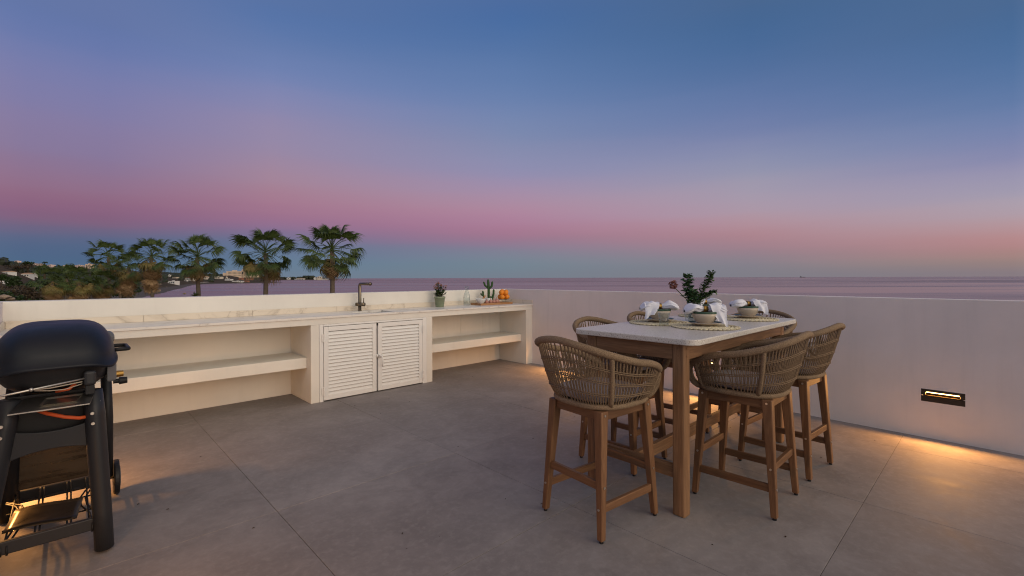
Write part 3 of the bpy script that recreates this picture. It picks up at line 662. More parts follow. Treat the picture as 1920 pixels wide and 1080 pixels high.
# ------------------------------------------------------------------ table settings
def mat_mesh():
    mb = MB(); N = 9
    for k in range(N):
        r = .02 + .175 * k / (N - 1); n = 14 + k * 6
        mb.tube([((r + .004 * math.sin(q * 2 * PI / n * (5 + k))) * math.cos(2 * PI * q / n), (r + .004 * math.sin(q * 2 * PI / n * (5 + k))) * math.sin(2 * PI * q / n), .005 + .0015 * math.sin(q * 2.1 + k)) for q in range(n)], .0062, 5, closed=True)
    n = 44
    for q in range(n):
        a = 2 * PI * q / n; c = Vector((.204 * math.cos(a), .204 * math.sin(a), .005)); mb.tube([c + Vector((.012 * math.cos(b), .012 * math.sin(b), .001 * math.sin(3 * b))) for b in [2 * PI * j / 8 for j in range(8)]], .0042, 4, closed=True)
    mb.lathe([(0, .003), (.198, .003)], 40, cap0=False)
    return mb.mesh('placemat', M['raffia'], True)
pm = mat_mesh()
sau = MB().lathe([(.048, .0), (.052, .004), (.085, .012), (.108, .021), (.105, .023), (.082, .0155), (.05, .009), (0, .008)], 40).mesh('saucer', M['stoneware'], True)
saur = MB().lathe([(.088, .0178), (.094, .0205), (.1035, .0238), (.1045, .0242)], 40, cap0=False).mesh('glazed_rim', M['green_glaze'], True)
bwl = MB().lathe([(.040, 0), (.045, .005), (.068, .028), (.080, .056), (.083, .072), (.0795, .072), (.076, .056), (.062, .030), (0, .012)], 40).mesh('bowl_body', M['stoneware'], True)
bwr = MB().lathe([(.0826, .0715), (.0842, .076), (.0838, .085), (.081, .087), (.0785, .084), (.079, .0715)], 40, cap0=False).mesh('glazed_rim', M['green_glaze'], True)
gl = MB().lathe([(.001, 0), (.029, 0), (.031, .005), (.040, .09), (.038, .0905), (.0295, .012), (.001, .011)], 28, cap0=False).mesh('tumbler', M['thin_glass'], True)
def napkin_mesh(hang, seed, drop=1.0):
    rr = random.Random(seed); mb = MB(); NU, NV = 44, 40; p1, p2, p3 = [rr.uniform(0, 6) for _ in range(3)]
    def fn(a, b):
        s = 2 * a - 1; q = 2 * PI * b; g = abs(s); side = 1 if s > 0 else -1
        e = math.sin(min(1, (g - .08) / .62) * PI / 2) if g > .08 else 0
        tip = math.sqrt(max(0.02, 1 - (max(0, g - .62) / .385) ** 2))
        w = .016 + .050 * e * tip - .012 * (1 - tip) * e; h = .0155 + .0135 * e * tip - .010 * (1 - tip) * e
        k = min(1, g * 2.5)
        fold = 1 + k * (.16 * math.sin(3 * q + p1 + 3 * s) + .09 * math.sin(7 * q + p2 - 4 * s) + .05 * math.sin(12 * q + p3))
        x = s * .142; y = w * math.cos(q) * fold
        z = h * math.sin(q) * fold + .010 * e - .055 * max(0, g - .45) ** 1.5 + .003 * math.sin(11 * s + p3)
        return Vector((x, y, z))
    mb.grid(fn, NU, NV)
    def fh(a, b):
        t = a; x0 = .012 + .108 * b; x1 = .050 + .068 * b; f = max(0, t - .22) / .78
        x = x0 + (x1 - x0) * f + .006 * math.sin(7 * t + p1) * f
        y = -.010 - .052 * math.sin(min(1, t * 3.2) * PI / 2) - .020 * f - .012 * f * math.sin(b * 9 + p2) 
        z = .033 + .006 * math.sin(b * 5) - .022 * min(1, t * 3.2) ** 2 - f * (.088 + .040 * b) * drop + .004 * math.sin(12 * b + p3) * (1 - f)
        return Vector((x * hang, y, z))
    mb.grid(fh, 16, 16)
    return mb.mesh('napkin', M['linen'], True)
SET = [(-2.07, -4.345, 'nearest the camera', 1, -42), (-2.03, -3.985, 'on the far side at the left', -1, -46), (-1.235, -4.33, 'at the right, near the far table end', 1, -42), (-1.20, -3.96, 'behind the glass vase', -1, -46)]
for i, (x, y, w, hang, rz) in enumerate(SET):
    tag(put('placemat', pm, loc=(x, y, TZ + .0008), rot=(0, 0, i * 1.3)), 'round cream raffia placemat ' + w, 'placemat', 'raffia placemats on the table')
    s_ = thing('saucer', 'cream saucer with green rim ' + w, 'saucer', (x, y, TZ + .0125), i * .7, 'cream saucers under the bowls'); put('saucer_body', sau, s_); put('glazed_rim', saur, s_)
    b_ = thing('bowl', 'cream bowl with dark green rim ' + w, 'bowl', (x, y, TZ + .0222), i * .4, 'cream green-rimmed bowls'); put('bowl_body', bwl, b_); put('glazed_rim', bwr, b_)
    n_ = thing('napkin', 'white napkin in a brass ring, bowl ' + w, 'napkin', (x, y, TZ + .0222 + .103), math.radians(rz), 'white napkins in brass rings')
    put('napkin_cloth', napkin_mesh(hang, i + 3, (1.0, .75, .7, .6)[i]), n_)
    nr = MB(); nr.grid(lambda a, b: Vector(((b - .5) * .030, .023 * math.cos(2 * PI * a), .0225 * math.sin(2 * PI * a))), 24, 3, cu=True); o = nr.build('napkin_ring', M['gold'], n_, smooth=True)
    so = o.modifiers.new('thick', 'SOLIDIFY'); so.thickness = .002
for x, y, l in ((-2.185, -4.105, 'clear glass tumbler standing before the left bowl'), (-1.70, -4.06, 'clear glass tumbler half hidden behind the nearest bowl'), (-1.56, -4.02, 'clear glass tumbler beside the vase')):
    tag(put('tumbler', gl, loc=(x, y, TZ + .001)), l, 'glass', 'water glasses on the table')
vs_ = thing('glass_vase', 'clear glass vase of water in the middle of the table', 'vase', (-1.665, -4.085, TZ + .001))
MB().lathe([(.001, 0), (.044, 0), (.047, .006), (.047, .13), (.0445, .13), (.0435, .012), (.001, .01)], 28, cap0=False).build('vase_body', M['thin_glass'], vs_, smooth=True)
MB().lathe([(.001, .0105), (.043, .0125), (.043, .085), (.001, .085)], 28, cap0=False).build('water', M['thin_glass'], vs_)
def spray(name, label, pts, lm_, nleaf, L, w, stemr=.0025):
    t = thing(name, label, 'branch', (-1.665, -4.085, TZ + .02), 0, 'cut branches in the glass vase')
    sm, lv = MB(), MB(); pts = [Vector(p) for p in pts]
    sm.tube(pts, stemr, 5)
    def along(f):
        f *= len(pts) - 1; i = min(int(f), len(pts) - 2); return pts[i].lerp(pts[i + 1], f - i)
    for k in range(nleaf):
        f = .30 + .70 * k / nleaf; p = along(f); q = R.uniform(0, 2 * PI); dr = Vector((math.cos(q), math.sin(q), R.uniform(.0, .9)))
        tw = p + dr.normalized() * R.uniform(.006, .040) * (1.25 - f * .7)
        sm.tube([p, tw], .001, 3)
        leaf_quad(lv, tw, Vector((math.cos(q + R.uniform(-1, 1)), math.sin(q + R.uniform(-1, 1)), R.uniform(-.3, .8))), Vector((R.uniform(-.5, .5), R.uniform(-.5, .5), 1)), L * R.uniform(.7, 1.2), w * R.uniform(.8, 1.2))
    sm.build('stem', M['stem'], t); lv.build('foliage', lm_, t); return t
rx, ry = AX.x, BX.x        # screen-right in world = (rx, ry)
def sp(r, d, z): return (r * .723 + d * .691, -r * .691 + d * .723, z)
spray('eucalyptus_branch', 'upright dark green round-leaved branch, left in the vase', [sp(.01, 0, .0), sp(-.01, .0, .12), sp(-.045, .01, .22), sp(-.05, 0, .335)], M['eucalyptus'], 230, .036, .0155)
spray('eucalyptus_branch', 'short drooping round-leaved branch over the vase front', [sp(.0, 0, .0), sp(.0, -.02, .11), sp(-.03, -.03, .17), sp(-.035, -.05, .215)], M['eucalyptus'], 100, .038, .016)
spray('myrtle_branch', 'tall small-leaved branch leaning right out of the vase', [sp(-.01, 0, .0), sp(.02, .0, .12), sp(.08, .01, .23), sp(.115, 0, .30), sp(.135, 0, .36)], M['box_leaf'], 330, .022, .009)
spray('myrtle_branch', 'bushy small-leaved branch low on the right of the vase', [sp(-.01, .01, .0), sp(.03, .01, .12), sp(.09, -.01, .175), sp(.15, -.02, .21)], M['box_leaf'], 290, .022, .009)
hy = thing('hydrangea_stem', 'dried reddish hydrangea head leaning left out of the vase', 'flower', (-1.665, -4.085, TZ + .02))
MB().tube([sp(.01, .01, 0), sp(-.02, .01, .11), sp(-.09, .01, .18), sp(-.15, .0, .235)], .003, 6).build('stem', M['stem'], hy)
mb = MB(); hc = Vector(sp(-.165, 0, .262))
for k in range(170):
    d = Vector((R.gauss(0, 1), R.gauss(0, 1), R.gauss(0, 1))).normalized(); leaf_quad(mb, hc + d * R.uniform(.012, .030), d + Vector((R.uniform(-.8, .8), R.uniform(-.8, .8), R.uniform(-.8, .8))), Vector((R.uniform(-1, 1), R.uniform(-1, 1), 1)), .014, .007)
mb.build('flower_head', M['hydrangea'], hy)
mb = MB()
for p in (sp(-.09, .01, .18), sp(-.07, -.01, .15), sp(-.05, .01, .12), sp(-.10, 0, .20)):
    q = R.uniform(0, 6); leaf_quad(mb, Vector(p), Vector(sp(R.uniform(-.6, 1), R.uniform(-1, 1), R.uniform(-.2, .5))), Vector((0, 0, 1)), .065, .022)
mb.build('leaf', M['eucalyptus'], hy)

# ------------------------------------------------------------------ gas barbecue (local origin at its centre on the floor)
GX, GY = -5.245, -2.25
gr = thing('gas_barbecue', 'black lidded gas barbecue on a legged cart, at the left edge', 'barbecue', (GX, GY, 0))
LXA, LYA, LZ0, LZ1 = .225, .43, .945, 1.122
def dome(a, b):
    q = 2 * PI * a; r = b
    c, s = math.cos(q), math.sin(q)
    x, y = LXA * sgp(c, .46) * r, LYA * sgp(s, .46) * r
    z = LZ0 + (LZ1 - LZ0) * max(0, 1 - r ** 4.2) ** .47
    if r > .99: z = LZ0
    corner = abs(math.sin(2 * q)) ** 3
    return Vector((x, y, z - .022 * corner * r ** 6))
ld = MB(); rr_ = [0, .12, .25, .38, .5, .6, .69, .77, .83, .88, .92, .95, .97, .985, 1.0]
n = 72; vs = [dome(k / n, r) for r in rr_[1:] for k in range(n)]; vs.append(dome(0, 0)); m_ = len(rr_) - 1
fs = [(i * n + k, i * n + (k + 1) % n, (i + 1) * n + (k + 1) % n, (i + 1) * n + k) for i in range(m_ - 1) for k in range(n)] + [(m_ * n, k, (k + 1) % n) for k in range(n)]
ld.add(vs, fs)
def lip(k, e, dz): 
    p = dome(k / n, 1.0); return Vector((p.x * (1 + e / LXA), p.y * (1 + e / LYA), p.z + dz))
b0 = len(ld.v); L3 = [lip(k, .010, -.003) for k in range(n)] + [lip(k, .011, -.016) for k in range(n)] + [lip(k, -.006, -.018) for k in range(n)]
o0 = (m_ - 1) * n; ld.v += [tuple(p) for p in L3]
for lay in range(3):
    pa = o0 if lay == 0 else b0 + (lay - 1) * n; pb = b0 + lay * n
    ld.f += [(pa + k, pa + (k + 1) % n, pb + (k + 1) % n, pb + k) for k in range(n)]
lid = ld.build('lid', M['lid'], gr, smooth=True)
mb = MB(); hyc = -.06
mb.tube([(.205, hyc - .10, .965), (.245, hyc - .10, .967), (.272, hyc - .098, .966), (.283, hyc - .085, .966), (.283, hyc + .085, .966), (.272, hyc + .098, .966), (.245, hyc + .10, .967), (.205, hyc + .10, .965)], .0105, 10, rx=.9)
mb.build('handle', M['black'], lid, smooth=True)
mb = MB(); mb.sphere((.212, .14, 1.005), .05, 18, 12, (.55, 1, .8)); mb.build('thermometer', M['grey_plastic'], lid, smooth=True)
# firebox
def tubf(a, b):
    q = 2 * PI * a; c, s = math.cos(q), math.sin(q); t = b
    sh = 1 - .10 * t - .30 * max(0, t - .55) / .45
    return Vector((LXA * .95 * sgp(c, .6) * sh, LYA * .955 * sgp(s, .6) * sh, .935 - .155 * t))
mb = MB(); mb.grid(tubf, 60, 8, cu=True); mb.prism([(LXA * .6 * sgp(math.cos(2 * PI * k / 40), .6), LYA * .58 * sgp(math.sin(2 * PI * k / 40), .6)) for k in range(40)], .775, .782)
fb = mb.build('firebox', M['black'], gr, smooth=True)
MB().box(-.09, .02, -.424, -.419, .928, .934).build('grate_edge', M['foil'], fb)
mb = MB(); mb.prism([(.185, -.30), (.225, -.26), (.238, 0), (.225, .26), (.185, .30)], .815, .905); mb.build('control_panel', M['grey_plastic'], gr, bevel=.012, seg=3)
for y, m_k in ((.28, M['gold']), (.02, M['black'])):
    kb = MB().tube([(.226, y, .765), (.25, y, .765), (.252, y, .765), (.288, y, .765)], [.013, .013, .021, .018], 18); kb.build('control_knob', m_k, gr, smooth=False)
# cart legs: wide moulded near legs, rear posts
def gleg(x0, x1, y, lean=.0):
    pts = [(x0, y, .80), (x0 + (x1 - x0) * .15, y, .68), (x0 + (x1 - x0) * .45, y - .006, .45), (x0 + (x1 - x0) * .8, y - .012, .2), (x1, y - .018, .012)]
    return MB().tube(pts, [.036, .041, .040, .038, .038], 20, up=(1, 0, 0), rx=1.25)
l1 = gleg(.130, .170, -.37).build('leg', M['charcoal'], gr, smooth=True); l2 = gleg(-.150, -.262, -.37).build('leg', M['charcoal'], gr, smooth=True)
l3 = MB().tube([(.205, .28, .80), (.215, .30, .5), (.215, .33, .13)], .026, 14).build('leg', M['black'], gr, smooth=True)
l4 = MB().tube([(-.16, .28, .80), (-.19, .30, .5), (-.20, .33, .012)], .040, 14).build('leg', M['black'], gr, smooth=True)
for z in (.695, .645):
    x = .130 + .04 * (.8 - z) / .8; MB().tube([(x - .010, -.420, z), (x - .010, -.4255, z)], [.0085, .007], 12).build('bolt', M['bolt'], l1)
    MB().tube([(-x - .040, -.420, z), (-x - .040, -.4255, z)], [.0085, .007], 12).build('bolt', M['bolt'], l2)
# wheel
wh = MB().tube([(.243, .37, .105), (.272, .37, .105)], .105, 32).build('wheel', M['black'], gr, smooth=False, bevel=.008)
MB().tube([(.2725, .37, .105), (.277, .37, .105)], [.072, .06], 28).build('hub_cap', M['grey_plastic'], wh, smooth=False)
MB().tube([(-.19, .37, .105), (.2425, .37, .105)], .008, 10).build('axle', M['steel'], gr, smooth=True)
MB().box(.19, .226, .30, .365, .06, .20).build('wheel_bracket', M['black'], gr, bevel=.006)
# end panel with its arched lower edge
mb = MB(); N = 20; P0 = []
for k in range(N + 1):
    x = -.165 + .31 * k / N; g = 1 - ((x + .01) / .155) ** 2; P0.append((x, .52 + .030 * g, .660 - .028 * g))
vs = [(x, y, z) for y in (-.385, -.360) for x, zb, zt in P0 for z in (zb, zt)]
w2 = 2 * (N + 1); fs = []
for k in range(N):
    a = 2 * k; fs += [(a, a + 2, a + 3, a + 1), (w2 + a, w2 + a + 1, w2 + a + 3, w2 + a + 2), (a, w2 + a, w2 + a + 2, a + 2), (a + 1, a + 3, w2 + a + 3, w2 + a + 1)]
fs += [(0, 1, w2 + 1, w2), (w2 - 2, 2 * w2 - 2, 2 * w2 - 1, w2 - 1)]
mb.add(vs, fs).build('end_panel', M['charcoal'], gr, bevel=.003)
MB().box(-.165, .16, .30, .318, .17, .56).build('rear_panel', M['plate'], gr, bevel=.004)
MB().box(-.165, .14, -.30, -.285, .60, .80).build('added_dark_sheet', M['black'], gr, bevel=.004)  # black sheet added to paint in the darkness inside the cart
MB().box(-.19, .20, .33, .362, .085, .155).build('rear_bar', M['black'], gr, bevel=.006)
MB().box(-.30, .140, -.392, -.366, .112, .172).build('front_bar', M['charcoal'], gr, bevel=.005)
MB().box(-.21, -.165, -.33, .28, .50, .64).build('side_panel', M['black'], gr, bevel=.006)
# wire bottom shelf with a loose plate on it
ws = MB(); zz = .150
for x in (-.17, -.06, .035, .115): ws.tube([(x, -.365, zz), (x, .33, zz)], .0042, 6)
for x in (-.075, .05): ws.tube([(x, -.365, zz + .004), (x, .33, zz + .004)], .0042, 6)
for y in (-.18, .03, .20): ws.tube([(-.19, y, zz - .007), (.16, y, zz - .007)], .0042, 6)
for q in (0, .022): ws.tube([(.155, .20 - q, zz), (.11 + q, .11, zz), (.085 + q, 0, zz), (.09 + q, -.12, zz), (.12 + q, -.25, zz), (.125 + q, -.392, zz), (.125 + q, -.397, zz - .04)], .0042, 6)
for q in (0, .02): ws.tube([(-.20, .20 - q, zz), (-.14 - q, .11, zz), (-.12 - q, 0, zz), (-.13 - q, -.2, zz), (-.16 - q, -.392, zz), (-.16 - q, -.397, zz - .04)], .0042, 6)
o = ws.build('wire_shelf', M['black'], gr, smooth=True)
mb = MB().grid(lambda a, b: Vector((-.185 + .255 * a + .03 * b, -.26 + .25 * b - .03 * a, .163 + .006 * math.sin(a * 5) + .012 * b)), 10, 6); o = mb.build('grease_plate', M['plate'], gr, smooth=True); so = o.modifiers.new('thick', 'SOLIDIFY'); so.thickness = .003
# slide-out drip tray with foil pan, and the gas hose below
ty = thing  # (kept short)
mb = MB(); P = [(-.150, -.50, .757), (.115, -.50, .757), (.140, -.36, .793), (-.105, -.36, .793)]
mb.add(P + [(x, y, z + .005) for x, y, z in P], [(0, 3, 2, 1), (4, 5, 6, 7)] + [(k, (k + 1) % 4, 4 + (k + 1) % 4, 4 + k) for k in range(4)])
dt = mb.build('drip_tray', M['steel'], gr)
mb = MB(); mb.add([(-.055, -.468, .776), (.075, -.468, .776), (.095, -.392, .794), (-.035, -.392, .794), (-.043, -.458, .772), (.066, -.458, .772), (.082, -.404, .785), (-.026, -.404, .785)], [(0, 1, 5, 4), (1, 2, 6, 5), (2, 3, 7, 6), (3, 0, 4, 7), (4, 5, 6, 7)]).build('foil_pan', M['foil'], dt)
MB().prism(rrect(.085, .045, .03, 4), 0, .02).build('pan_bowl', M['foil'], dt, bevel=.006, loc=(-.005, -.43, .7485))
mb = MB(); mb.tube([(-.09, -.33, .745), (-.03, -.40, .722), (.03, -.405, .694), (.08, -.40, .678), (.115, -.385, .676)], .0085, 10); mb.tube([(.0, -.36, .812), (.045, -.40, .825), (.065, -.38, .842)], .007, 8)
mb.build('gas_hose', M['hose'], gr, smooth=True)
MB().box(.095, .140, -.44, -.385, .835, .905).build('side_table_bracket', M['charcoal'], gr, bevel=.012, seg=3)
MB().box(.100, .135, -.425, -.39, .790, .8345).build('bracket_post', M['black'], gr, bevel=.004)
MB().tube([(.105, -.43, .872), (-.32, -.47, .820)], .0048, 8).build('support_rod', M['bolt'], gr, smooth=True)
mb = MB(); mb.tube([(.09, -.425, .856), (.04, -.43, .851), (-.02, -.435, .845), (-.075, -.447, .848)], .003, 6); mb.tube([(.09, -.42, .845), (.03, -.42, .828), (-.02, -.42, .83), (-.07, -.43, .84)], .0022, 6); mb.build('igniter_wire', M['wire'], gr, smooth=True)
MB().sphere((-.08, -.449, .8505), .009, 10, 6).build('wire_clip', M['bolt'], gr, smooth=True)
# small white lettering up the leg
fc = bpy.data.curves.new('leg_lettering', 'FONT'); fc.body = 'EL POWER'; fc.size = .020; fc.extrude = .0004; fc.align_x = 'LEFT'
fo = bpy.data.objects.new('leg_lettering', fc); COL.objects.link(fo)
dg = bpy.context.evaluated_depsgraph_get(); me = bpy.data.meshes.new_from_object(fo.evaluated_get(dg)); bpy.data.objects.remove(fo)
M['print'] = mat('white_print', (.7, .7, .7), .5); me.materials.clear(); me.materials.append(M['print'])
o = put('leg_lettering', me, l1); o.matrix_local = Matrix.Translation((.160, -.405, .655)) @ Matrix.Rotation(math.radians(32), 4, 'Z') @ Matrix.Rotation(PI / 2, 4, 'X') @ Matrix.Rotation(math.radians(93), 4, 'Z')

# ------------------------------------------------------------------ sea, land
SEA = -9.0
m = mat('sea_water', (.225, .13, .105), .3, .5, ior=1.33); t = NT(m)  # body colour reddened to stand in for the reflected pink sky
w = t.world((1, 1, 1))
ROT = (0, 0, -yaw)
def sw(scale):
    g = t.n.new('ShaderNodeNewGeometry'); p = t.n.new('ShaderNodeMapping'); p.vector_type = 'TEXTURE'; p.inputs['Rotation'].default_value = (0, 0, yaw); p.inputs['Scale'].default_value = scale
    t.l.new(g.outputs['Position'], p.inputs[0]); return p.outputs[0]
patch = t.noise(sw((420, 95, 1)), 1.0, 5, .6, .5); patch2 = t.noise(sw((3200, 900, 1)), 1.0, 4, .55, .3)
pp = t.math('ADD', t.math('MULTIPLY', patch, .6), t.math('MULTIPLY', patch2, .4))
wav = t.noise(sw((9, 3, 1)), 1.0, 4, .6); wav2 = t.noise(sw((60, 16, 1)), 1.0, 3, .5)
t.rough(t.ramp(pp, [(.40, .18), (.5, .28), (.60, .38)]))
bp = t.n.new('ShaderNodeBump'); bp.inputs['Distance'].default_value = 1.0
t.l.new(t.ramp(pp, [(.42, .05), (.58, .16)]), bp.inputs['Strength']); t.l.new(t.math('ADD', t.math('MULTIPLY', wav, .35), t.math('MULTIPLY', wav2, .9)), bp.inputs['Height']); t.l.new(bp.outputs[0], t.b.inputs['Normal'])
mb = MB(); c0 = Vector((CX, CY, SEA)); rings = [5, 300, 2000, 12000, 60000]; n = 96
for i in range(len(rings) - 1):
    for k in range(n):
        a, b = 2 * PI * k / n, 2 * PI * (k + 1) / n; r0, r1 = rings[i], rings[i + 1]
        mb.add([c0 + Vector((r0 * math.cos(a), r0 * math.sin(a), 0)), c0 + Vector((r1 * math.cos(a), r1 * math.sin(a), 0)), c0 + Vector((r1 * math.cos(b), r1 * math.sin(b), 0)), c0 + Vector((r0 * math.cos(b), r0 * math.sin(b), 0))], [(0, 1, 2, 3)])
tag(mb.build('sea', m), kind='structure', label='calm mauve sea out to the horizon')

uX = lambda u, Y: (u - 960) / F * Y
SHORE = [(3000, 28), (600, 34), (120, 55), (-30, 95), (-130, 170)] + [(uX(u, Y), Y) for u, Y in ((262, 240), (285, 298), (310, 345), (324, 420), (340, 494), (353, 640), (366, 800), (400, 920), (430, 985), (500, 1060), (537, 1150), (522, 1250), (470, 1500), (458, 2200), (500, 2850), (560, 2900), (622, 2950), (628, 3250), (560, 3900))] + [(-1800, 5200), (-7000, 5200), (-7000, -400), (3000, -400)]
SP = np.array(SHORE)
def shore_d(X, Y):                                     # signed distance, inland positive
    X = np.asarray(X, float); Y = np.asarray(Y, float); best = np.full(X.shape, 1e18); ins = np.zeros(X.shape, bool)
    for i in range(len(SP)):
        a, b = SP[i], SP[(i + 1) % len(SP)]; d = b - a
        tt = np.clip(((X - a[0]) * d[0] + (Y - a[1]) * d[1]) / (d @ d), 0, 1)
        best = np.minimum(best, (X - a[0] - tt * d[0]) ** 2 + (Y - a[1] - tt * d[1]) ** 2)
        cond = (a[1] > Y) != (b[1] > Y)
        with np.errstate(divide='ignore', invalid='ignore'):
            xi = a[0] + (Y - a[1]) / (d[1] if d[1] else 1e-9) * d[0]
        ins ^= cond & (X < xi)
    return np.where(ins, 1, -1) * np.sqrt(best)
TY_ = [12, 40, 80, 160, 350, 600, 900, 1300, 1800, 3000, 4500]
TU = {-900: [700, 190, 70, 30, -30, -40, -35, -30, -25, -15, -10], 0: [740, 205, 72, 28, -31, -30, -28, -24, -20, -10, -7], 45: [740, 210, 80, 32, -14, -24, -24, -23, -20, -12, -8],
      80: [740, 215, 95, 36, 4, -14, -21, -22, -20, -12, -8], 130: [745, 222, 108, 44, 12, -4, -15, -22, -21, -12, -8], 230: [748, 224, 112, 54, 22, 6, -8, -15, -18, -12, -8], 300: [749, 224, 112, 55.5, 24.6, 9, -1, -9, -10, -8, -7],
      340: [749, 224, 112, 56, 25.6, 11, 2, -7.5, -8.5, -8, -6], 365: [749, 224, 112, 56, 25.6, 15, 8, -5, -7.5, -6, -5], 430: [749, 224, 112, 56, 25.6, 15, 10, -1.5, -6.5, -6, -5], 500: [749, 224, 112, 56, 25.6, 15, 10, 4, 0, -1, -2],
      540: [749, 224, 112, 56, 25.6, 15, 10, 7, 4, .5, 0], 590: [749, 224, 112, 56, 25.6, 15, 10, 7, 5, .5, 0], 640: [749, 224, 112, 56, 25.6, 15, 10, 7, 5, 2.4, 1], 2000: [749, 224, 112, 56, 25.6, 15, 10, 7, 5, 3, 2]}
tu = np.array(sorted(TU)); tv = np.array([TU[k] for k in sorted(TU)], float); ly = np.log(TY_)
def height(u, Y):
    u = np.asarray(u, float); Y = np.asarray(Y, float)
    fu = np.interp(u, tu, np.arange(len(tu))); fy = np.interp(np.log(Y), ly, np.arange(len(ly)))
    i = np.minimum(fu.astype(int), len(tu) - 2); j = np.minimum(fy.astype(int), len(ly) - 2); a = fu - i; b = fy - j
    dv = tv[i, j] * (1 - a) * (1 - b) + tv[i + 1, j] * a * (1 - b) + tv[i, j + 1] * (1 - a) * b + tv[i + 1, j + 1] * a * b
    z = CAMH - dv / F * Y
    d = shore_d((u - 960) / F * Y, Y)
    base = SEA + .25 + np.clip(d, -30, 60) * .02
    z = np.maximum(z, base)
    k = np.clip(d / (18 + .012 * Y), 0, 1); k = k * k * (3 - 2 * k)
    return np.where(d < 0, SEA + np.maximum(d * .05, -3), SEA + (z - SEA) * np.maximum(k, 0) + .0)
us = np.concatenate([np.arange(-900, -60, 40), np.arange(-60, 660, 6), np.arange(660, 2600, 90)]); Ys = np.exp(np.linspace(math.log(12), math.log(5000), 120))
UU, YY = np.meshgrid(us, Ys, indexing='ij'); ZZ = height(UU, YY)
mb = MB(); nu_, ny_ = UU.shape
for i in range(nu_):
    for j in range(ny_):
        p = at(UU[i, j], YY[i, j], ZZ[i, j]); s_ = YY[i, j] * .002 if ZZ[i, j] > SEA + 1.5 else 0
        mb.v.append((p.x, p.y, p.z + mn.noise(Vector((p.x, p.y, 0)) * (40 / (YY[i, j] + 60))) * s_))
mb.f = [(i * ny_ + j, (i + 1) * ny_ + j, (i + 1) * ny_ + j + 1, i * ny_ + j + 1) for i in range(nu_ - 1) for j in range(ny_ - 1)]
m = mat('scrub_ground', (.08, .07, .05), .95, .1); t = NT(m); w = t.world()
big = t.noise(w, .02, 6, .65); sm_ = t.noise(w, .22, 6, .7)
veg = t.mix(t.ramp(sm_, [(.38, 0.), (.6, 1.)]), (.028, .036, .016), (.105, .068, .045)); veg = t.mix(t.ramp(big, [(.4, 0.), (.6, .8)]), veg, (.075, .058, .042))
g = t.n.new('ShaderNodeSeparateXYZ'); t.l.new(w, g.inputs[0])
hm = t.math('ADD', g.outputs['Z'], t.math('MULTIPLY', big, 1.2))
t.col(t.mix(t.ramp(t.math('DIVIDE', t.math('ADD', hm, 9.2), 4.0), [(.42, 1.), (.62, 0.)]), veg, t.mix(sm_, (.075, .066, .062), (.15, .132, .12))))
tag(mb.build('terrain', m, smooth=True), kind='structure', label='scrubby coast curving round the bay on the left')
ZT_ = lambda u, Y: float(height(np.array([u]), np.array([Y]))[0])

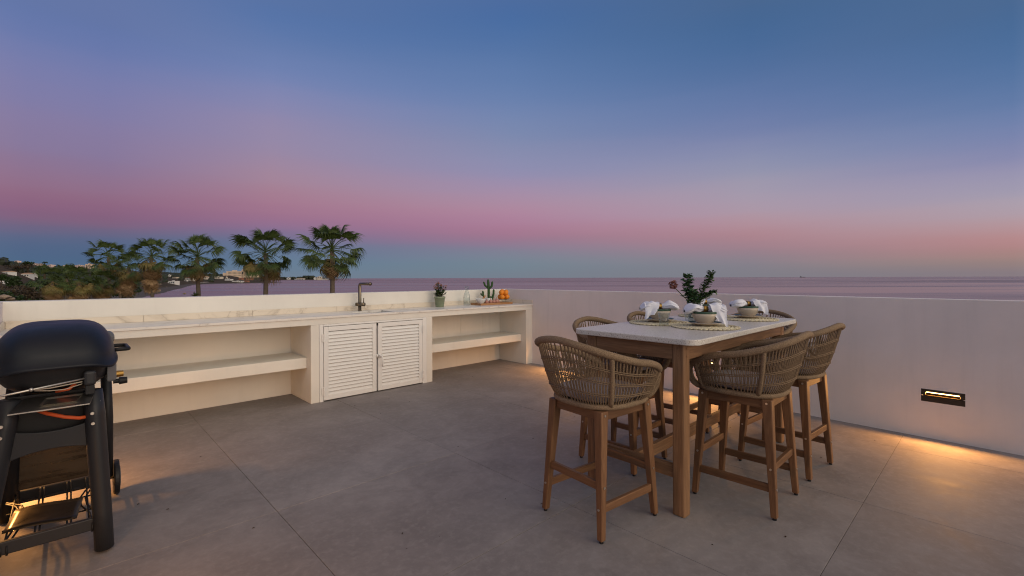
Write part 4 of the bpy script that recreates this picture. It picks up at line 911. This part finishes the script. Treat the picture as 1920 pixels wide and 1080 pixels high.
# ------------------------------------------------------------------ far wood: bumpy crowns along the coast, one mass
M['wood_far'] = leafmat('pine_crown', (.030, .042, .022), (.048, .050, .026), .6)
def crown(mb, c, r, rr, h=.85):
    seg, ring_ = 7, 4; o = Vector((rr.uniform(0, 99),) * 3); vs = []
    for i in range(seg):
        for j in range(ring_ + 1):
            t_ = PI * j / ring_; p = 2 * PI * (i + .5 * (j % 2)) / seg; d = Vector((math.sin(t_) * math.cos(p), math.sin(t_) * math.sin(p), -math.cos(t_)))
            k = r * (1 + .55 * mn.noise(d * 1.7 + o)); vs.append(c + Vector((d.x * k, d.y * k, d.z * k * h)))
    w_ = ring_ + 1; mb.add(vs, [(i * w_ + j, ((i + 1) % seg) * w_ + j, ((i + 1) % seg) * w_ + j + 1, i * w_ + j + 1) for i in range(seg) for j in range(ring_)])
HOUSES = [  # u, v of base, width px, height px, wall, roof, kind, label
 (515, 524.0, 18, 4.5, 'white', 'tan', 'far', 'white villa on the far shore, just right of the second palm trunk'),
 (541, 523.2, 6, 2.6, 'white', 'flat', 'far', 'small white house among trees on the far shore'),
 (562, 524.4, 21, 3.0, 'white', 'tan', 'far', 'long low white house at the water on the far shore'),
 (599, 522.8, 9, 4.2, 'cream', 'flat', 'far', 'cream house near the tip of the far headland'),
 (609, 524.2, 15, 1.8, 'white', 'flat', 'far', 'low white building at the very tip of the headland'),
 (591, 522.3, 5, 2.0, 'white', 'flat', 'far', 'tiny white house left of the headland tip'),
 (440, 517.5, 40, 9.0, 'peach', 'flat', 'hotel', 'left wing of the long peach hotel above the bay'),
 (470, 516.5, 32, 8.5, 'peach', 'flat', 'hotel', 'right wing of the long peach hotel above the bay'),
 (455.5, 517.0, 5, 11.0, 'peach', 'flat', 'hotel', 'stair tower between the two hotel wings'),
 (357, 526.0, 18, 7.0, 'white', 'red', 'mid', 'white house with red roof left of the third palm trunk'),
 (383, 523.5, 13, 6.0, 'cream', 'tan', 'mid', 'cream house right of the third palm trunk'),
 (409, 522.5, 14, 3.6, 'cream', 'flat', 'mid', 'low cream house in the trees below the hotel'),
 (425, 525.0, 3, 6.0, 'cream', 'flat', 'mid', 'narrow cream tower by the beach'),
 (429, 526.3, 12, 3.2, 'white', 'flat', 'mid', 'white house at the foot of the narrow tower'),
 (452, 524.5, 8, 3.6, 'rust', 'red', 'mid', 'rust coloured house below the hotel, the left one'),
 (467, 524.5, 13, 4.2, 'rust', 'red', 'mid', 'rust coloured house below the hotel, the right one'),
 (461, 528.5, 10, 2.4, 'rust', 'flat', 'mid', 'reddish hut at the edge of the beach'),
 (446, 529.3, 18, 2.6, 'white', 'flat', 'mid', 'white beach house beyond the long white wall'),
 (318, 518.6, 5, 3.4, 'white', 'flat', 'mid', 'small white block high on the slope left of the third palm'),
 (329, 521.8, 10, 2.6, 'cream', 'tan', 'mid', 'cream house high on the slope left of the third palm'),
 (325, 532.5, 16, 5.6, 'white', 'flat', 'mid', 'flat white beach house above the bay, left of the third palm'),
 (349, 527.0, 5, 2.4, 'white', 'flat', 'mid', 'tiny white hut below the red-roofed house'),
 (303, 519.6, 3, 2.4, 'white', 'flat', 'mid', 'white speck of a house between the two tall palms'),
 (33, 491.5, 9, 2.6, 'pink', 'flat', 'ridge', 'pale terrace house on the bare hilltop'),
 (42, 495.2, 8, 2.2, 'pink', 'flat', 'ridge', 'pale terrace house lower on the bare hilltop'),
 (66, 497.8, 8, 4.0, 'pink', 'tan', 'ridge', 'pale pink house leftmost on the ridge'),
 (75, 498.2, 7, 4.2, 'pink', 'tan', 'ridge', 'pale pink house second on the ridge'),
 (82, 498.5, 5, 3.2, 'pink', 'flat', 'ridge', 'narrow pale house third on the ridge'),
 (96, 500.0, 11, 3.6, 'pink', 'flat', 'ridge', 'wide pale house on the ridge above the low palms'),
 (95, 503.5, 7, 3.4, 'white', 'red', 'ridge', 'white house with dark roof under the ridge'),
 (125, 500.5, 10, 3.4, 'pink', 'flat', 'ridge', 'pale house on the ridge right of the dark pine'),
 (148, 500.5, 13, 3.6, 'pink', 'flat', 'ridge', 'long pale house on the ridge in front of the tall left palm'),
 (168, 502.0, 14, 7.0, 'peach', 'flat', 'ridge', 'peach apartment block on the ridge left of the tall palm'),
 (15, 514.5, 20, 6.5, 'white', 'tan', 'near', 'white house with tan roof on the left slope'),
 (50, 519.5, 17, 8.0, 'white', 'tan', 'near', 'white tan-roofed house on the left slope, the right one'),
 (65, 519.0, 7, 6.0, 'white', 'flat', 'near', 'narrow white annex on the left slope'),
 (10, 533.5, 24, 7.0, 'white', 'flat', 'near', 'low white house at the left edge, half behind bushes'),
]
PAL = {'white': (.72, .69, .65), 'cream': (.66, .57, .46), 'peach': (.80, .60, .43), 'rust': (.34, .16, .10), 'pink': (.72, .55, .47), 'tan': (.48, .31, .19), 'red': (.30, .10, .06)}
for k in list(PAL): M['h_' + k] = plaster('house_' + k, PAL[k])
M['h_flat'] = M['h_white']; M['pane'] = mat('dark_pane', (.04, .05, .06), .15, .5)
DEPTH = {'far': 2930, 'hotel': 1650, 'mid': None, 'ridge': None, 'near': None}
house_spots = []
for (u, v, wp, hp, wc, rc, kd, lb) in HOUSES:
    Y = DEPTH[kd]
    if Y is None:
        tgt = v - vh(u); cand = np.exp(np.linspace(math.log(90 if kd == 'near' else 320), math.log(2600), 260)); zz = height(np.full(cand.shape, float(u)), cand)
        dvs = (CAMH - zz) / cand * F; ok = np.where(dvs <= tgt + .3)[0]; Y = float(cand[ok[0]]) if len(ok) else 1500.
    W_, H_ = wp / F * Y, hp / F * Y; zb = zat(u, v, Y); D_ = min(W_ * .7, 14 if kd != 'hotel' else 20)
    house_spots.append((u, Y, W_, D_)); p = at(u, Y + D_ / 2, zb)
    t = thing('hotel_wing' if kd == 'hotel' else 'house', lb, 'hotel' if kd == 'hotel' else 'house', (p.x, p.y, zb), yaw + math.radians(R.uniform(-14, 14) if kd != 'hotel' else 0), 'houses round the bay')
    rh = H_ * .28 if rc != 'flat' else H_ * .06; wh_ = H_ - rh; hw, hd = W_ / 2, D_ / 2; dn = -min(6, H_ * 1.2) - 1
    mb = MB(); mb.box(-hw * .62, hw, -hd, hd, dn, wh_); mb.box(-hw, -hw * .62 - .02, -hd * .7, hd, dn, wh_ * .72); mb.build('wall', M['h_' + wc], t)
    mb = MB()
    if rc == 'flat': mb.box(-hw * .64, hw * 1.01, -hd * 1.02, hd * 1.02, wh_ + .01, H_); mb.box(-hw * .2, hw * .2, -hd * .3, hd * .3, H_ + .01, H_ * 1.18)
    else: mb.add([(-hw * .68, -hd * 1.1, wh_), (hw * 1.06, -hd * 1.1, wh_), (hw * 1.06, hd * 1.1, wh_), (-hw * .68, hd * 1.1, wh_), (-hw * .4, 0, H_), (hw * .8, 0, H_)], [(0, 1, 5, 4), (1, 2, 5), (2, 3, 4, 5), (3, 0, 4), (3, 2, 1, 0)])
    mb.build('roof', M['h_' + (wc if rc == 'flat' else rc)], t)
    nw = max(1, int(wp // (3.2 if kd == 'hotel' else 4.5))); nf = 3 if kd == 'hotel' and wp > 10 else 1
    for fl_ in range(nf):
        for k in range(nw):
            x = -hw * .5 + (1.4 * hw) * (k + .5) / nw; a = 1.4 * hw / nw * .26; z0 = wh_ * ((fl_ + .3) / nf); z1 = wh_ * ((fl_ + .72) / nf)
            MB().box(x - a, x + a, -hd - .03, -hd + .05, z0, z1).build('window', M['pane'], t)
# long white wall along the beach, and boulders
Yb = 985
mb = MB(); pts = [(372, 925), (385, 960), (400, 1000), (415, 1030), (434, 1045)]
for (u0, y0), (u1, y1) in zip(pts, pts[1:]):
    a, b = at(u0, y0), at(u1, y1); d = (b - a).normalized(); s_ = Vector((-d.y, d.x, 0)) * .4
    z0 = -8.6; mb.add([a - s_ + Vector((0, 0, z0)), b - s_ + Vector((0, 0, z0)), b + s_ + Vector((0, 0, z0)), a + s_ + Vector((0, 0, z0)), a - s_ + Vector((0, 0, -5.4)), b - s_ + Vector((0, 0, -5.4)), b + s_ + Vector((0, 0, -5.4)), a + s_ + Vector((0, 0, -5.4))], [(0, 1, 5, 4), (2, 3, 7, 6), (4, 5, 6, 7), (3, 0, 4, 7), (1, 2, 6, 5)])
tag(mb.build('beach_wall', M['h_white']), 'long low white wall along the beach right of the third palm', 'wall')
M['rock'] = plaster('tan_rock', (.36, .27, .20), .12)
for u, v, wp, hp, l in ((297, 538, 9, 6, 'pile of tan boulders above the beach beside the dry palm'), (298.5, 549, 6, 6, 'upright tan boulder on the beach'), (311, 540, 4, 2.6, 'small pale boulder on the beach'), (289, 536, 5, 3, 'pale boulder left of the pile'), (345.5, 553, 6, 4, 'tan rock just over the parapet left of the third palm'), (331, 534, 5, 3, 'tan rock under the flat white beach house')):
    Y = 10.1 * F / (v - vh(u)) if v < 552 else 60; mb = MB(); rr = random.Random(int(u)); c = Vector((0, 0, 0))
    for k in range(5 if wp > 5 else 2): crown(mb, Vector((rr.uniform(-.3, .3) * wp, rr.uniform(-.2, .2) * wp, rr.uniform(0, .4) * hp)) * (Y / F), .34 * wp / F * Y, rr, .8 * hp / wp)
    tag(mb.build('boulder', M['rock'], loc=at(u, Y, zat(u, v - hp * .4, Y))), l, 'boulder', 'boulders on the beach')
rr = random.Random(5); mb = MB(); cnt = 0
def try_tree(u, Y, r, sink=.45):
    global cnt
    X = uX(u, Y); d = float(shore_d(np.array([X]), np.array([Y]))[0])
    if d < 22 + Y * .012: return
    for hu, hY, hW, hD in house_spots:
        if abs(u - hu) < (hW * .55) / hY * F + r * .7 / Y * F and hY * .55 < Y < hY + hD + 4: return
    z = ZT_(u, Y)
    if z < SEA + 1.2: return
    crown(mb, at(u, Y, z + r * sink), r, rr); cnt += 1
for _ in range(900): try_tree(rr.uniform(292, 540), math.exp(rr.uniform(math.log(900), math.log(1750))), rr.uniform(2.6, 5.2))
for _ in range(520): try_tree(rr.uniform(470, 628), rr.uniform(2880, 3250), rr.uniform(4, 8) * (1.45 if rr.random() < .3 else 1))
for _ in range(70): try_tree(rr.uniform(568, 588), rr.uniform(2960, 3100), rr.uniform(8, 13), .8)
for _ in range(520): try_tree(rr.uniform(180, 345), math.exp(rr.uniform(math.log(420), math.log(1200))), rr.uniform(1.8, 4.2))
for _ in range(520): try_tree(rr.uniform(-60, 230), math.exp(rr.uniform(math.log(330), math.log(1400))), rr.uniform(1.8, 4.0))
tag(mb.build('coastal_wood', M['wood_far'], smooth=False), kind='stuff', label='dark pine wood covering the coast round the bay')

# ------------------------------------------------------------------ bushes on the near left slope
M['bush_green'] = leafmat('bush_green', (.026, .048, .016), (.045, .07, .022), .8); M['bush_brown'] = leafmat('bush_brown', (.085, .055, .034), (.055, .048, .026), .8); M['bark'] = mat('bark', (.07, .05, .035), .9, .1)
def bush(u, v, Y, wp, hp, mk, lb, n=900, leaf=.22, name='bush', cat='bush'):
    rx_, rz_ = wp / 2 / F * Y, hp / 2 / F * Y; c = at(u, Y, zat(u, v, Y)); gz = min(c.z - rz_ * 1.2, ZT_(u, Y)) if True else 0
    t = thing(name, lb, cat, (c.x, c.y, gz), R.uniform(0, 6)); mb = MB(); L = []
    for _ in range(9): L.append((Vector((R.gauss(0, .42) * rx_, R.gauss(0, .42) * rx_, R.gauss(.05, .38) * rz_)), R.uniform(.32, .62)))
    for k in range(n):
        lc, lr = R.choice(L); d = Vector((R.gauss(0, 1), R.gauss(0, 1), R.gauss(.15, 1))).normalized() * (R.random() ** .35) * lr; p = lc + Vector((d.x * rx_, d.y * rx_, d.z * rz_))
        dd = Vector((R.gauss(0, 1), R.gauss(0, 1), R.gauss(.2, .8))); s_ = leaf * R.uniform(.6, 1.4) * Y / 60
        leaf_quad(mb, p + Vector((0, 0, c.z - gz)), dd, Vector((R.gauss(0, 1), R.gauss(0, 1), 1)), s_, s_ * .38)
    mb.build('foliage', M[mk], t)
    tk = MB(); tk.tube([(0, 0, -.2), (.1, .05, (c.z - gz) * .6), (0, .1, c.z - gz + rz_ * .3)], [.16 * Y / 70, .12 * Y / 70, .05 * Y / 70], 6); tk.build('trunk', M['bark'], t)
BUSH = [(25, 530, 95, 28, 22, 'bush_green', 'dark green bush in the middle of the left slope'), (60, 543, 85, 42, 32, 'bush_green', 'large dark green bush left of the low palms'), (18, 546, 80, 44, 18, 'bush_brown', 'brown dry bush at the left edge over the parapet'), (3, 521.5, 120, 12, 7, 'bush_green', 'dark bush between the two white houses at the left edge'),
        (50, 552, 62, 56, 24, 'bush_brown', 'brown dry brush low behind the parapet, right of the pale rock'), (8, 556, 58, 36, 24, 'bush_green', 'green shrub at the left end just over the parapet'), (90, 552, 66, 40, 30, 'bush_green', 'dark shrub in front of the leftmost low palm'), (30, 501, 330, 60, 8, 'bush_brown', 'brown scrub covering the hill at the left'), (84, 506, 300, 30, 12, 'bush_green', 'dark trees below the pale ridge houses'),
        (52, 496, 340, 16, 8, 'bush_green', 'dark tree on the hill crest left of the ridge houses'), (225, 551, 70, 60, 20, 'bush_green', 'dark shrub low between the palm trunks'), (168, 540, 74, 80, 34, 'bush_green', 'dark thicket behind the low palms'), (118, 509, 150, 44, 12, 'bush_green', 'dark green tree rising behind the low palms')]
for u, v, Y, wp, hp, mk, l in BUSH: bush(u, v, Y, wp, hp, mk, l, n=1000 if Y < 200 else 700, leaf=.30 if Y < 200 else .16)
bush(84, 492.5, 260, 7, 3.0, 'bush_green', 'small flat-topped pine standing out on the ridge', 160, .10, 'pine_tree', 'tree')
mb = MB(); crown(mb, Vector((0, 0, 0)), .55, rr, .5); crown(mb, Vector((.5, .3, -.25)), .4, rr, .5); tag(mb.build('boulder', M['rock'], loc=at(7, 52, zat(7, 557, 52))), 'pale rock on the slope at the left edge', 'boulder', 'boulders on the beach')

# ------------------------------------------------------------------ fan palms
def frond_mesh(name, mk, seed, droop, pet, rad, spread, n=30):
    rr = random.Random(seed); mb = MB()
    hub = Vector((pet, 0, -.10 * pet)); mb.tube([(0, 0, 0), (pet * .5, 0, .03 * pet), hub], [.022, .016, .010], 4)
    for k in range(n):
        a = math.radians(-spread + 2 * spread * (k + .5) / n); L = rad * (.80 + .25 * math.cos(a * .6)) * rr.uniform(.86, 1.08)
        d = Vector((math.cos(a), math.sin(a), 0)); s_ = Vector((-math.sin(a), math.cos(a), 0)); sp_ = 2 * math.radians(spread) / n
        P = []
        dr = droop * rr.uniform(.7, 1.4); tw = rr.uniform(-.25, .25)
        for j in range(6):
            t_ = j / 5; r = L * (t_ - .12 * dr * t_ ** 3); z = .10 * math.sin(t_ * 2) - dr * L * 1.0 * max(0, t_ - .5) ** 1.35 - .05 * abs(a) * t_
            w_ = min(r * sp_ * .56 + .004, .090 * (1.02 - t_) ** 1.2 * rad + .002) if j else .006
            c = hub + d * r + Vector((0, 0, z)); sv = s_ * w_ + Vector((0, 0, w_ * (.35 if k % 2 else -.35) + tw * w_)); P += [c - sv, c + sv]
        mb.add(P, [(2 * j, 2 * j + 1, 2 * j + 3, 2 * j + 2) for j in range(5)])
    return mb.mesh(name, M[mk])
GREEN = [frond_mesh('frond', 'frond', s, d, p, .68, 108) for s, d, p in ((1, .55, 1.05), (2, .95, 1.2), (3, 1.4, 1.1), (8, .75, 1.15))]
YEL = [frond_mesh('frond', 'frond_yellow', s, d, .9, .85, 115) for s, d in ((4, 1.2), (5, 1.5))]
DRY = [frond_mesh('frond', 'frond_dry', s, d, .75, .8, 80, 20) for s, d in ((6, 1.3), (7, 1.8))]
def palm(u, vc, Y, wpx, label, ng=30, nyl=7, nd=4, base=-8.5, low=-38, lean=0, skirt=1.1, flat=1.0):
    sc = wpx / F * Y / 3.3; top = at(u, Y, zat(u, vc, Y)); gz = max(base, ZT_(u, Y) - .2)
    t = thing('fan_palm', label, 'palm tree', (top.x, top.y, gz), 0, 'fan palms lining the shore'); H_ = top.z - gz
    mb = MB(); q = R.uniform(0, 6); b = Vector((lean, 0, 0)); N = 14
    rs = [.155 * sc * (1 - .30 * k / N) * (1 + .05 * (k % 2)) for k in range(N + 1)]
    mb.tube([b * (1 - k / N) ** 1.5 + Vector((.05 * math.sin(k * .5 + q), .05 * math.cos(k * .4), H_ * k / N)) for k in range(N + 1)], rs, 10); mb.build('trunk', M['trunk'], t, smooth=True)
    tip = Vector((0, 0, H_)); ga = 2.39996
    def hang(me, i, elv, dz, s_):
        o = put('frond', me, t); az = i * ga + R.uniform(-.3, .3); e = math.radians(elv)
        o.matrix_local = Matrix.Translation(tip + Vector((0, 0, dz * sc))) @ Matrix.Rotation(az, 4, 'Z') @ Matrix.Rotation(-e, 4, 'Y') @ Matrix.Rotation(R.uniform(-.8, .8), 4, 'X') @ Matrix.Diagonal((s_ * sc, s_ * sc, s_ * sc, 1))
    for i in range(ng):
        f = i / max(1, ng - 1); hang(R.choice(GREEN), i, 78 + (low - 78) * f ** .95 + R.uniform(-14, 14), .16 * (1 - f), R.uniform(.85, 1.1) * (.74 + .26 * min(1, f / .35)))
    for i in range(nyl): hang(R.choice(YEL), i + .5, R.uniform(-52, -26), -.08, R.uniform(.8, 1))
    for i in range(nd): hang(R.choice(DRY), i + .2, R.uniform(-86, -62), -.15 - skirt * R.random(), R.uniform(.75, 1.05))
    return t
palm(622, 470, 26, 116, 'tallest fan palm at the right end of the row, by the tap', 38, 3, 5, low=-52, skirt=.35)
palm(497, 475, 28, 113, 'fan palm second from the right, in front of the far shore', 38, 4, 2, low=-50, skirt=.25)
palm(371, 483, 31, 98, 'fan palm third from the right, at the head of the bay', 36, 7, 3, low=-50, skirt=.25)
palm(284, 481, 36, 80, 'fan palm with a thick skirt of dry brown leaves', 28, 9, 40, low=-34, skirt=1.5)
palm(205, 482, 40, 72, 'slim fan palm standing clear above the low palms', 30, 2, 2, low=-48, skirt=.3)
palm(241, 501, 38, 68, 'short fan palm with dry skirt between the two tall trunks', 17, 10, 34, low=-35, skirt=1.3)
palm(100, 527, 34, 70, 'leftmost low fan palm, crown just over the parapet', 22, 14, 46, low=-22, skirt=1.3)
palm(148, 526, 35, 70, 'low fan palm in the middle of the clump', 22, 14, 46, low=-22, skirt=1.3)
palm(124, 519, 42, 60, 'low fan palm at the back of the clump', 22, 6, 8, low=-55, skirt=.5)
palm(190, 531, 38, 62, 'low fan palm behind the slim trunk', 20, 12, 44, low=-22, skirt=1.3)
palm(224, 522, 46, 54, 'small fan palm behind the dry-skirted one', 18, 6, 8, low=-50, skirt=.5)
# spiky agave at the foot of the third palm
ag = thing('agave', 'spiky green plant at the foot of the third palm, just over the parapet', 'plant', at(366, 30, zat(366, 556, 30)))
mb = MB()
for k in range(34):
    a = k * 2.4; e = R.uniform(.25, 1.2); d = Vector((math.cos(a) * math.cos(e), math.sin(a) * math.cos(e), math.sin(e))); leaf_quad(mb, Vector((0, 0, 0)), d, Vector((0, 0, 1)), R.uniform(.28, .44), .035, .4)
mb.build('foliage', M['frond'], ag); MB().tube([(0, 0, -8.2), (0, 0, .02)], .1, 8).build('stem', M['trunk'], ag)

# ------------------------------------------------------------------ a ship on the horizon
sp_ = at(1505, 11500, SEA); s = thing('cargo_ship', 'tiny grey ship on the horizon at the right', 'ship', sp_, yaw)
M['ship'] = mat('ship_grey', (.10, .095, .11), .7)
MB().add([(-60, -9, -1), (52, -9, -1), (66, 0, -1), (52, 9, -1), (-60, 9, -1), (-64, -10, 9), (56, -10, 9), (74, 0, 11), (56, 10, 9), (-64, 10, 9)], [(0, 1, 6, 5), (1, 2, 7, 6), (2, 3, 8, 7), (3, 4, 9, 8), (4, 0, 5, 9), (5, 6, 7, 8, 9)]).build('hull', M['ship'], s)
MB().box(-56, -36, -8, 8, 9, 27).box(-50, -44, -3, 3, 27, 36).build('bridge_house', M['ship'], s); MB().box(-28, 44, -8, 8, 9, 15).build('deck_cargo', M['ship'], s)
